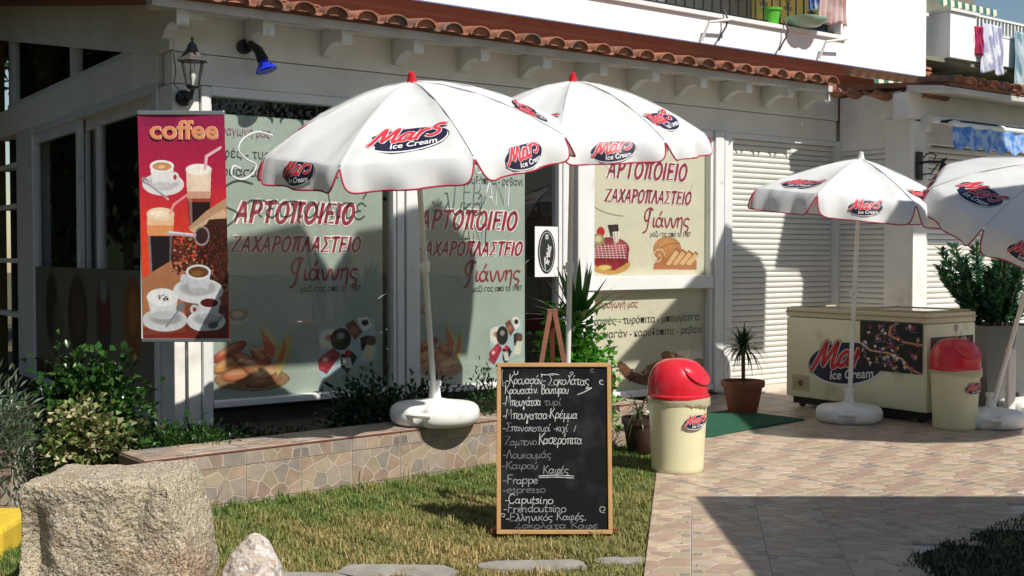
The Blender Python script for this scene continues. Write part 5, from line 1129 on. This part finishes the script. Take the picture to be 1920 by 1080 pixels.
for (xa, xb) in ((-.22, .0), (.22, .0)):
    part('easel_leg', MB().tube([(xa, .06, 0), (xb + (.012 if xa > 0 else -.012), .335, 1.135)], .018, 4), M_BRW, ch)
part('easel_leg', MB().tube([(.02, .78, 0), (0, .36, 1.13)], .018, 4), M_BRW, ch); part('easel_shelf', MB().box(-.33, .33, .02, .06, .0, .02), M_BRW, ch)
part('apex_block', MB().box(-.03, .03, .325, .36, 1.08, 1.15, bev=.006), M_BRW, ch)
# ------------------------------------------------------------------ boulders
def boulder(name, label, loc, dims, seed, mt, rz=0, p=5, amp=.05, sub=46, prof=None):
    bm = bmesh.new(); bmesh.ops.create_cube(bm, size=2); bmesh.ops.subdivide_edges(bm, edges=bm.edges[:], cuts=sub, use_grid_fill=True)
    off = Vector((seed * 7.1, seed * 3.3, seed * 1.7))
    for v in bm.verts:
        c = v.co; n_ = (abs(c.x) ** p + abs(c.y) ** p + abs(c.z) ** p) ** (1 / p); q = c / n_
        if prof: q = prof(q)
        w_ = Vector((q.x * dims[0], q.y * dims[1], q.z * dims[2])); s = noise.fractal(w_ * 3.5 + off, 1, 2, 5) * amp + noise.fractal(w_ * 14 + off, .8, 2, 4) * amp * .22 + noise.fractal(w_ * 60 + off, .8, 2, 3) * amp * .06
        nn_ = Vector((q.x, q.y, q.z)).normalized(); v.co = w_ + nn_ * s
    me = bpy.data.meshes.new(name); bm.to_mesh(me); bm.free(); me.materials.append(mt); shade(me, 180)
    return tag(link(name, me, loc=loc, rz=rz), label, 'boulder')
def granite(name, base, dark, rust, light, sc=120):
    m = bpy.data.materials.new(name); m.use_nodes = True; t = m.node_tree; N = t.nodes; L = t.links; b = N['Principled BSDF']; b.inputs['Roughness'].default_value = .9
    tc = N.new('ShaderNodeTexCoord')
    def ns(s, d=6): n = N.new('ShaderNodeTexNoise'); n.inputs['Scale'].default_value = s; n.inputs['Detail'].default_value = d; L.new(tc.outputs['Object'], n.inputs['Vector']); return n.outputs['Fac']
    def vor(s): n = N.new('ShaderNodeTexVoronoi'); n.inputs['Scale'].default_value = s; L.new(tc.outputs['Object'], n.inputs['Vector']); return n.outputs['Color']
    def mix(a, col, f, lo, hi):
        mr = N.new('ShaderNodeMapRange'); mr.inputs['From Min'].default_value = lo; mr.inputs['From Max'].default_value = hi; L.new(f, mr.inputs['Value']); mx = N.new('ShaderNodeMix'); mx.data_type = 'RGBA'; L.new(mr.outputs[0], mx.inputs['Factor'])
        if isinstance(a, tuple): mx.inputs[6].default_value = (*a, 1)
        else: L.new(a, mx.inputs[6])
        mx.inputs[7].default_value = (*col, 1); return mx.outputs[2]
    sp_ = N.new('ShaderNodeSeparateColor'); L.new(vor(sc), sp_.inputs[0])
    c = mix(base, rust, ns(4), .5, .72); c = mix(c, light, sp_.outputs[1], .62, .8); c = mix(c, dark, sp_.outputs[0], .84, .9); c = mix(c, dark, ns(sc * .7, 3), .62, .72); L.new(c, b.inputs['Base Color'])
    bp = N.new('ShaderNodeBump'); bp.inputs['Strength'].default_value = .9; bp.inputs['Distance'].default_value = .022; L.new(ns(45, 10), bp.inputs['Height']); L.new(bp.outputs[0], b.inputs['Normal']); return m
M_GRAN = granite('speckled_granite', (.40, .33, .22), (.08, .06, .05), (.36, .21, .12), (.56, .50, .40), 210)
def pf(q):
    q = q.copy(); q.x *= 1 - .03 * max(0, q.z); 
    q.y += .42 * math.exp(-((q.x + .82) / .16) ** 2 - ((q.z - .35) / .4) ** 2) + .3 * math.exp(-((q.x + .45) / .14) ** 2 - ((q.z + .35) / .10) ** 2) + .12 * math.exp(-((q.x - .2 - .3 * q.z) / .12) ** 2); e_ = q.x + .5 * q.z - 1.22
    if e_ > 0: q.x -= e_ * .75; q.z -= e_ * .2
    return q
boulder('granite_boulder', 'large square granite boulder in the left foreground', (-1.675, 4.86, .08), (.355, .24, .44), 3, M_GRAN, p=18, amp=.022, prof=pf, sub=130)
M_MARB = granite('veined_marble', (.50, .42, .36), (.30, .26, .24), (.40, .16, .08), (.62, .56, .52), 40)
boulder('marble_boulder', 'small pointed white and rust stone right of the granite boulder', (-1.12, 4.86, .0), (.17, .13, .25), 8, M_MARB, p=2.6, amp=.022, sub=50, prof=lambda q: Vector((q.x * (1 - .62 * max(q.z, 0)) + .12 * max(q.z, 0), q.y * (1 - .4 * max(q.z, 0)), q.z)))
yb_ = MB().box(-.5, .5, -.25, .25, -.05, .12, bev=.025); yo = link('yellow_kerb_block', yb_.mesh('yellow_kerb_block', mat('yellow_painted_concrete', (.70, .48, .04), .8, var=.15, bump=.4)), loc=(-2.98, 5.70, 0), rz=R(3)); tag(yo, 'yellow painted concrete block at the far left edge', 'block')
# flat stepping stones in the lawn
M_FLAG = mat('grey_flagstone', (.30, .28, .25), .85, bump=.5, bscale=30, var=.2, dirt=((.22, .19, .13), 6, .55))
flags = [((-.97, 5.06), (.26, .13), 'left-hand grey stepping stone beside the small pointed stone'), ((-.53, 5.22), (.28, .11), 'middle grey stepping stone in the front lawn'), ((.10, 5.32), (.25, .085), 'grey stepping stone just in front of the chalkboard'), ((.52, 5.40), (.13, .06), 'small grey stepping stone by the chalkboard right foot')]
for (c, d_, lab) in flags:
    poly = []
    for k in range(14):
        a = 2 * math.pi * k / 14; q = (abs(math.cos(a)) ** 5 + abs(math.sin(a)) ** 5) ** (-1 / 5) * random.uniform(.9, 1.05); poly.append((d_[0] * q * math.cos(a), d_[1] * q * math.sin(a)))
    o = link('stepping_stone', MB().prism(poly, (0, 0, -.04), (1, 0, 0), (0, 1, 0), (0, 0, .032)).mesh('stepping_stone', M_FLAG), loc=(c[0], c[1], 0), rz=random.uniform(-.06, .12)); tag(o, lab, 'stepping stone', 'stepping stones in the lawn')
# ------------------------------------------------------------------ plants
GRN = ['2f5a20', '3d6c26', '264a1a', '4a7a2c']; DGRN = ['1c3a18', '26481e', '16301a', '2f5524']
bush('ivy_bush', 'dark glossy green bush left of the coffee banner', (-2.62, 7.0, .12), .42, .32, .60, 2100, .07, .05, ['26441c', '2f5224', '1c3416', '46682e'], clusters=26, seed=4, m=M_LEAFG)
bush('variegated_ivy', 'cream-edged variegated ivy spilling over the wall behind the boulder', (-2.46, 6.62, .16), .30, .18, .36, 1000, .052, .04, ['a39e70', 'c4bd92', '7c8a50', '8f9460', '4c6430', '5c7438'], clusters=20, seed=9)
bush('lavender_bush', 'grey-green lavender-like bush at the far left', (-3.05, 6.55, .05), .32, .3, .56, 2600, .075, .012, ['6a7a62', '54664e', '7c8a70', '3e5040'], clusters=24, seed=12, fold=.1, droop=.1)
bush('fern', 'low feathery green fern under the coffee banner', (-2.02, 6.95, .16), .42, .2, .2, 2200, .05, .012, ['2c5018', '3c6420', '1c3814'], clusters=22, seed=15, fold=.1, droop=.3)
bush('low_shrub', 'low dark shrub under the first lettered window', (-1.0, 7.95, .14), .4, .2, .36, 1500, .06, .026, DGRN, clusters=20, seed=17)
bush('low_shrub', 'dark trailing shrub between umbrella foot and window door', (-.62, 8.35, .14), .36, .2, .30, 1200, .06, .026, DGRN, clusters=18, seed=19)
bush('ground_cover_shrub', 'creeping dark plant on the soil left of the first window', (-1.75, 7.55, .13), .55, .2, .14, 1300, .05, .02, DGRN, clusters=24, seed=20)
bush('herb_bush', 'upright bushy herb left of the chalkboard', (-.20, 8.15, .14), .14, .14, .44, 1000, .055, .012, ['30502a', '3c6030', '24401f'], clusters=14, seed=21, fold=.15)
bush('rose_bush', 'bright green round-leaved bush behind the chalkboard', (.46, 8.62, .14), .31, .22, .74, 2600, .062, .052, ['4a8a24', '5c9a30', '3a7420', '6aa83c'], clusters=40, seed=23, m=M_LEAFG)
spiky('yucca', 'tall spiky yucca rising above the round-leaved bush', (.50, 8.66, .14), 44, .52, .062, ['4a7a30', '5c8a3c', '35602a', '789a50'], trunk=.78, tilt=(10, 86), seed=3)
def potted(label, loc, r, h, m, kind, cat='potted plant', fluted=False):
    t = thing('potted_plant', label, cat, loc, 0)
    rf = (lambda a: 1 + .012 * math.cos(8 * a)) if fluted else None
    part('pot', MB().lathe([(r * .62, 0), (r * .66, .005), (r * .9, h * .82), (r, h * .82), (r * 1.02, h), (r * .92, h), (r * .88, h * .9)], 32, rf=rf, cap=True), m, t, smooth=True)
    part('soil', MB().lathe([(.001, h * .86), (r * .88, h * .87)], 20, cap=False), M_SOIL, t); return t
M_TC = mat('terracotta_plastic', (.26, .065, .035), .5, var=.15)
tp = potted('bushy-headed dracaena in a round terracotta pot before the roller shutter', (2.10, 10.35, 0), .195, .30, M_TC, 0, fluted=True)
spiky('', '', None, 100, .26, .02, ['2c4020', '3a5028', '4c5c34', '1e3018'], trunk=.60, tilt=(-40, 88), seed=6, parent=tp, droop=.3)
tp2 = potted('dark spiky plant in a brown pot at the end of the planter wall', (.93, 8.30, 0), .13, .26, mat('shade_dark_brown_pot', (.04, .016, .012), .5), 0)  # pot brown darkened to stand in for the bin's shade
spiky('', '', None, 36, .22, .012, ['20301a', '2c3c20', '405028'], trunk=.30, tilt=(-30, 80), seed=8, parent=tp2, droop=.3)
tp3 = potted('dry straw-like plant in a pot behind the sunlit bin', (1.42, 9.5, 0), .15, .28, M_TC, 0)
spiky('', '', None, 26, .30, .005, ['a08858', 'b89c68', '7a6a40'], trunk=.40, tilt=(20, 88), seed=10, parent=tp3)
# big grey planter with oleander
pl = thing('square_planter', 'tall grey square planter with oleander at the right edge', 'planter', (4.50, 10.6, 0), R(12))
mb = MB(); 
for s in range(4):
    pass
vs = [(-.24, -.24, 0), (.24, -.24, 0), (.24, .24, 0), (-.24, .24, 0), (-.33, -.33, .80), (.33, -.33, .80), (.33, .33, .80), (-.33, .33, .80), (-.30, -.30, .80), (.30, -.30, .80), (.30, .30, .80), (-.30, .30, .80), (-.29, -.29, .72), (.29, -.29, .72), (.29, .29, .72), (-.29, .29, .72)]
fs = [(3, 2, 1, 0)] + [(i, (i + 1) % 4, (i + 1) % 4 + 4, i + 4) for i in range(4)] + [(4 + i, 4 + (i + 1) % 4, 8 + (i + 1) % 4, 8 + i) for i in range(4)] + [(8 + i, 8 + (i + 1) % 4, 12 + (i + 1) % 4, 12 + i) for i in range(4)] + [(12, 13, 14, 15)]
part('pot', mb.add(vs, fs), mat('slate_grey_pot', (.12, .125, .12), .45, var=.1), pl)
rg = np.random.default_rng(31); sm = MB(); Pn = []; Dn = []
for k in range(26):
    a = rg.uniform(0, 6.28); tilt = rg.uniform(.05, .75); h_ = rg.uniform(.40, .82); e = np.array([math.cos(a) * tilt * h_, math.sin(a) * tilt * h_, h_]); b0 = np.array([math.cos(a) * .12, math.sin(a) * .12, .72])
    sm.tube([tuple(b0), tuple(b0 + e * .5 + [0, 0, .03]), tuple(b0 + e)], [.01, .007, .003], 5)
    for q in range(22):
        u = .15 + .85 * q / 22; ph = q * 2.1; P_ = b0 + e * u; 
        for z in range(3): w_ = ph + z * 2.09; Pn.append(P_); Dn.append([math.cos(w_) * .9, math.sin(w_) * .9, .5 + .5 * u])
part('stem', sm, M_WOODST, pl); leaf_obj('foliage', Pn, Dn, rg.uniform(.09, .15, len(Pn)), .042, ['2e5a38', '3c6c46', '24483a', '5a8a5c'], pl, m=M_LEAFG, droop=.15)
wp = tag(bx('marker_post', M_PLASTIC, None, -.035, .035, -.035, .035, 0, .62, .01), 'white post beside the grey square planter', 'post'); wp.location = (4.37, 9.98, 0)
o = thing('umbrella_stand', 'bare white umbrella foot cut off by the right edge', 'umbrella base', (4.98, 10.62 - .2, 0)); o.location = (4.66, 10.25, 0); umb_base(o, Matrix.Identity(4), .25)
# ------------------------------------------------------------------ lawn
def blades(n, xr, yr, inside, hfun, colfun, wd=.0028, lean=.8, seed=5):
    rg = np.random.default_rng(seed); x = rg.uniform(*xr, n); y = rg.uniform(*yr, n); k = inside(x, y); x, y = x[k], y[k]; n = len(x)
    a = rg.uniform(0, 6.283, n); h = hfun(x, y, rg) ; ln = rg.uniform(.1, 1, n) * lean; b = np.stack([x, y, 0 * x - .03], 1); d = np.stack([np.cos(a), np.sin(a), 0 * a], 1); s = np.stack([-np.sin(a), np.cos(a), 0 * a], 1)
    w_ = wd * rg.uniform(.7, 1.3, (n, 1)); m_ = b + d * (h * ln * .35)[:, None] + np.array([0, 0, 1]) * (h * .6)[:, None]; t = b + d * (h * ln)[:, None] + np.array([0, 0, 1]) * (h * (1 - .25 * ln))[:, None]
    V = np.stack([b - s * w_, b + s * w_, m_ - s * w_ * .7, m_ + s * w_ * .7, t], 1).reshape(-1, 3); i = np.arange(n)[:, None] * 5
    F = np.concatenate([i + np.array([[0, 1, 3]]), i + np.array([[0, 3, 2]]), i + np.array([[2, 3, 4]])], 0); C = colfun(x, y, rg); return V, F, np.repeat(C, 5, axis=0)
wd0 = np.array([math.cos(WA), math.sin(WA)])
def wall_d(x, y): return (y + 0 * x - 6.27) * wd0[0] - (x + 2.03) * wd0[1]        # >0 behind the wall face
def vnoise(x, y, s, seed=0):
    return .5 + .5 * np.sin(x * s + seed) * np.sin(y * s * 1.3 + seed * 2 + np.sin(x * s * .7) * 1.5) * .6 + .2 * np.sin(x * s * 3.1 + y * s * 2.3 + seed)
rocks = [((-1.61, 4.86), (.38, .22)), ((-1.13, 4.86), (.14, .11))]
def lawn_in(x, y):
    k = ((x - .59) * EY - (y - 5.1) * EX < -.004) & (wall_d(x, y) < -.004) & (x > -4)
    for (c, d_, _) in flags: k &= ~((np.abs((x - c[0]) / d_[0]) < .93 + .1 * np.sin(x * 40)) & (np.abs((y - c[1]) / d_[1]) < .9 + .12 * np.sin(y * 55)))
    bare = vnoise(x, y, 9, 5) * vnoise(x, y, 23, 1) * (1 + .5 * vnoise(x, y, 3, 7)); k &= (bare > .13) | (np.sin(x * 9173 + y * 4357) > .55)
    return k & (np.abs(x) < y * .47 + .2)
def lawn_h(x, y, rg):
    dw = np.clip(-wall_d(x, y), 0, 3); de = np.abs((x - .59) * EY - (y - 5.1) * EX)
    return .014 + .018 * rg.random(len(x)) + .02 * np.exp(-dw * 9) * rg.random(len(x)) + .02 * vnoise(x, y, 7) * vnoise(x, y, 19, 3) + .012 * np.exp(-de * 20) + .03 * rg.random(len(x)) * (np.hypot((x + 1.12) / .2, (y - 4.86) / .17) < 1.15) + .05 * rg.random(len(x)) ** 3 * (vnoise(x, y, 11, 9) > .62)
def lawn_c(x, y, rg):
    dw = np.clip(-wall_d(x, y) / 1.6, 0, 1); g_ = np.array([lin(c) for c in ('5c7c32', '6e8c40', '4a682c', '7e944a')]); s_ = np.array([lin(c) for c in ('c4ac74', 'aa945c', 'd2bc88', '96844e')])
    f = np.clip(dw * .95 + .9 * (vnoise(x, y, 4.2, 2) - .5) + rg.normal(size=len(x)) * .22, 0, 1); f = np.where((x > .25), f * .6, f); f = np.clip(f - .04, 0, 1); f = np.where(rg.random(len(x)) < .08, 1 - f, f)[:, None]
    pk = rg.integers(0, 4, len(x)); return (g_[pk] * (1 - f) + s_[pk] * f) * rg.uniform(.75, 1.25, (len(x), 1))
M_BLADE = mat('grass_blade', attr=1, rough=.7, transl=.3)
V, F, C = blades(430000, (-3.6, 1.2), (4.5, 9.0), lawn_in, lawn_h, lawn_c)
tag(link('lawn_grass', npmesh('lawn_grass', V, F, M_BLADE, C)), 'short dry-tipped lawn in front of the tiled wall', None, None, 'stuff'); print('blades', len(F) // 3)
# tall stray stalks at the foot of the wall
V, F, C = blades(3600, (-2.1, 1.0), (5.9, 8.9), lambda x, y: (wall_d(x, y) < -.01) & (wall_d(x, y) > -.13) & (np.sin(x * 7) + np.sin(x * 17) > .1), lambda x, y, rg: .06 + .13 * rg.random(len(x)) ** 2, lambda x, y, rg: shades(len(x), ['4a6428', '6a6a34', '5a4a2c', '3a5420']), wd=.0022, lean=.9, seed=8)
tag(link('tall_grass', npmesh('tall_grass', V, F, M_BLADE, C)), 'longer stalks along the foot of the tiled wall', None, None, 'stuff')
def inp(P, x, y):
    m = np.zeros(x.shape, bool); j = len(P) - 1
    for i in range(len(P)): 
        xi, yi = P[i]; xj, yj = P[j]; m ^= ((yi > y) != (yj > y)) & (x < (xj - xi) * (y - yi) / (yj - yi + 1e-12) + xi); j = i
    return m
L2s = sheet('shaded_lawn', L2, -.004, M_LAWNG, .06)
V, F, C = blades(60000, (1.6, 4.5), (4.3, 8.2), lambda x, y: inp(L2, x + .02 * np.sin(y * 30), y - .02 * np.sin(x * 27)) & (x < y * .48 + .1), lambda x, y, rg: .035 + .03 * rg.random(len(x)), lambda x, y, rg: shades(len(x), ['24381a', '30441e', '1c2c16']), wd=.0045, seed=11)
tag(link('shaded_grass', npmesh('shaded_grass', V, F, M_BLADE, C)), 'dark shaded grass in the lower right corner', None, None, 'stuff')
# dry debris on paving and soil
V, F, C = blades(900, (-2.2, 4), (4.8, 10), lambda x, y: ((x - .59) * EY - (y - 5.1) * EX > 0) & (np.abs(x) < y * .47) & (y < 10), lambda x, y, rg: .006 + .01 * rg.random(len(x)), lambda x, y, rg: shades(len(x), ['6a5a34', '4a3a24', '8a7a50']), wd=.004, lean=2.5, seed=14)
V[:, 2] = np.maximum(V[:, 2], -.0) + .003
tag(link('dry_litter', npmesh('dry_litter', V, F, M_BLADE, C)), 'scattered dry bits on the paving', None, None, 'stuff')

# ------------------------------------------------------------------ things just outside the picture that shade it: added sail cloths, canopy, trees
H52 = math.tan(R(SUN_EL))
M_BLOCKER = mat('beige_blocker_cloth', (.45, .42, .36), .9)
def blocker(label, pts, n_=None):  # sheet added out of view to block sunlight
    n = len(pts); up_ = Vector((0, 0, .012)); V = [Vector(p) for p in pts] + [Vector(p) + up_ for p in pts]
    F = [tuple(range(n)), tuple(range(2 * n - 1, n - 1, -1))] + [(i, i + n, (i + 1) % n + n, (i + 1) % n) for i in range(n)]
    mb = MB().add(V, F); o = link('shade_blocker', mb.mesh('shade_blocker', M_BLOCKER)); return tag(o, label, 'shade sail')
def facade_blocker(label, poly, s0=3.6, ks=.35):  # outlines are the wanted facade shadows, carried back along the sun
    pts = []
    for (t_, z) in poly:
        p = W(t_, 0, z); s = s0 + (z - 1) * ks; pts.append((p.x + SX * s, p.y + SY * s, p.z + H52 * s))
    return blocker(label, pts)
s1 = facade_blocker('added unseen shade sail stretched above the two umbrellas', [(.42, .62), (.42, 1.60), (.46, 1.62), (1.06, 1.76), (1.33, 1.35), (1.57, 1.70), (1.85, 1.74), (2.1, 1.80), (2.36, 1.98), (2.75, 1.50), (2.72, 1.0), (2.66, .62)])  # added; its outline makes the shade peaks on the windows
s2 = facade_blocker('added unseen shade sail hung above the path', [(4.40, .45), (4.62, .62), (5.6, 1.35), (5.8, 1.72), (6.42, 1.45), (6.52, 1.3), (6.50, .45)])  # added; outlined for the slanting shade across window and shutter
s3 = facade_blocker('added unseen shade sail hung high beyond the small umbrella', [(6.98, 3.25), (7.03, 2.72), (6.65, 1.33), (7.05, 1.30), (7.12, 1.18), (7.10, .95), (7.0, .40), (9.2, .40), (8.6, 1.0), (8.4, 1.75), (11, 2.2), (11, 3.25)], s0=4.4)  # added; outlined for the stepped shade on the shutters
def ground_blocker(label, poly, H):  # carries a wanted ground shadow back along the sun
    return blocker(label, [(x + SX * (H + .1 * y) / H52, y + SY * (H + .1 * y) / H52, H + .1 * y) for x, y in poly])
ground_blocker('added unseen shade sail over the freezer terrace', [(1.95, 9.15), (2.3, 8.95), (3.1, 8.70), (3.6, 8.75), (4.1, 9.1), (4.4, 9.7), (3.4, 9.9), (2.6, 10.3), (2.0, 10.4)], 4.2)  # added; outlined for the shade in front of the freezer
# unseen masts added to go with the shade sheets
for i, (x, y, h) in enumerate(((-6.2, 6.2, 7.2), (8.6, 4.2, 7.2), (7.8, 10.4, 6.6))):
    tag(link('blocker_mast', MB().tube([(0, 0, 0), (0, 0, h)], [.06, .045], 10).mesh('blocker_mast', M_WHITE), loc=(x, y, 0)), ['added unseen white mast left of the lawn', 'added unseen white mast right of the paving', 'added unseen white mast beside the terrace'][i], 'mast')
# flat-roofed canopy right of the path, whose corner shades the paving
cn = thing('flat_canopy', 'flat-roofed open canopy to the right of the path', 'canopy', (0, 0, 0))
bx('roof_slab', M_PLASTER, cn, 2.87, 8.5, -3.0, 4.77, 2.9, 3.05, .01)
for (x, y) in ((3.6, 4.5), (8.2, 4.5), (3.4, -2.6), (8.2, -2.6)): bx('post', M_WHITE, cn, x, x + .12, y, y + .12, 0, 2.9)
def tree(label, loc, h, r, n, seed, pal=DGRN, group='garden trees around the lawn', ls=1):
    t = thing('garden_tree', label, 'tree', loc, 0, group); rg = np.random.default_rng(seed); tb = MB()
    tb.tube([(0, 0, -.1), (.1, .05, h * .35), (.0, .1, h * .62)], [.16, .12, .07], 8); cc = []
    for k in range(16):
        a = k * 2.4; el = rg.uniform(-.2, 1.2); e = np.array([math.cos(a) * math.cos(el), math.sin(a) * math.cos(el), math.sin(el)]) * r * rg.uniform(.5, .95); c = e + [0, 0, h * .68]; cc.append(c); tb.tube([(0, .07, h * .45), tuple(c * .6 + np.array([0, 0, h * .2])), tuple(c)], [.05, .03, .01], 5)
    part('trunk', tb, mat('tree_bark', (.12, .08, .05), .9, bump=.6, bscale=18, var=.3), t, smooth=True); P_ = np.concatenate([c + rg.normal(size=(n // 16, 3)) * r * .24 for c in cc]); D_ = rg.normal(size=P_.shape) + [0, 0, .2]
    leaf_obj('crown', P_, D_, rg.uniform(.1, .17, len(P_)) * ls, .07 * ls, pal, t); return t
tree('broad dark tree left of the planting bed', (-5.6, 6.4, 0), 4.6, 1.7, 7000, 41); tree('leafy tree behind the viewer on the left', (-4.4, .6, 0), 5.5, 2.2, 6000, 42)
tree('leafy tree behind the viewer on the right', (3.2, -5.5, 0), 6, 2.4, 6000, 43); tree('tall tree far behind the viewer', (-1.5, -8, 0), 7, 2.8, 6000, 44)
for q_, (a_, b_) in enumerate(((-8.6, 12.2), (-10.5, 15.5), (-7.6, 16.0), (-13, 12), (-10.2, 10.0))): tree(['dense tree beyond the gable end', 'dense tree farther beyond the gable end', 'dense tree hidden behind the bakery', 'dense tree far to the left', 'dense tree by the left wall of the bakery'][q_], (a_, b_, 0), 7.5 if q_ < 4 else 5.5, 2.6, 15000, 50 + q_, ls=2.0)

hg = thing('added_hedge', 'tall clipped hedge added out of view beyond the gable end of the bakery', 'hedge', (0, 0, 0))  # added out of view to darken reflections in the gable glass
for (a_, b_) in (((-8.4, 13.5), (-14, 25)), ((-8.4, 13.5), (-17, 8.5))):
    A_, B_ = Vector((*a_, 0)), Vector((*b_, 0)); dv = (B_ - A_); ln = dv.length; rz_ = math.atan2(dv.y, dv.x); mm_ = MB().box(0, ln, -.35, .35, 0, 7.2)
    hh = part('hedge_core', mm_, mat('hedge_shade', (.018, .03, .012), .95), hg); hh.location = A_; hh.rotation_euler = (0, 0, rz_)
    P_ = np.stack([RNG.uniform(0, ln, 9000), RNG.choice([-.38, .38], 9000) + RNG.normal(size=9000) * .09, RNG.uniform(0, 7.35, 9000)], 1)
    lo = leaf_obj('foliage', P_, RNG.normal(size=P_.shape), RNG.uniform(.12, .24, 9000), .12, DGRN, hg); lo.location = A_; lo.rotation_euler = (0, 0, rz_)
tree('tree far to the right of the canopy', (13, 1.5, 0), 6.5, 2.8, 6000, 60)
tree('tree standing beyond the left hedge', (-9.0, 3.0, 0), 6, 2.4, 5000, 45)
oh = thing('opposite_house', 'low pale house across the garden behind the viewer', 'building', (0, -16, 0)); bx('wall', mat('cream_house_wall', (.45, .40, .30), .85, var=.1), oh, -16, 14, -4, 0, 0, 3.6); bx('roof', M_TERRA, oh, -16.4, 14.4, -4.4, .5, 3.6, 3.9)
for x in range(-14, 13, 4): w_ = bx('window', M_WHITE, oh, x, x + 1.2, -.02, .04, 1.0, 2.3); bx('pane', mat('dark_window_glass', (.03, .04, .05), .1), w_, x + .06, x + 1.14, .042, .05, 1.06, 2.24)
bpy.context.view_layer.update()
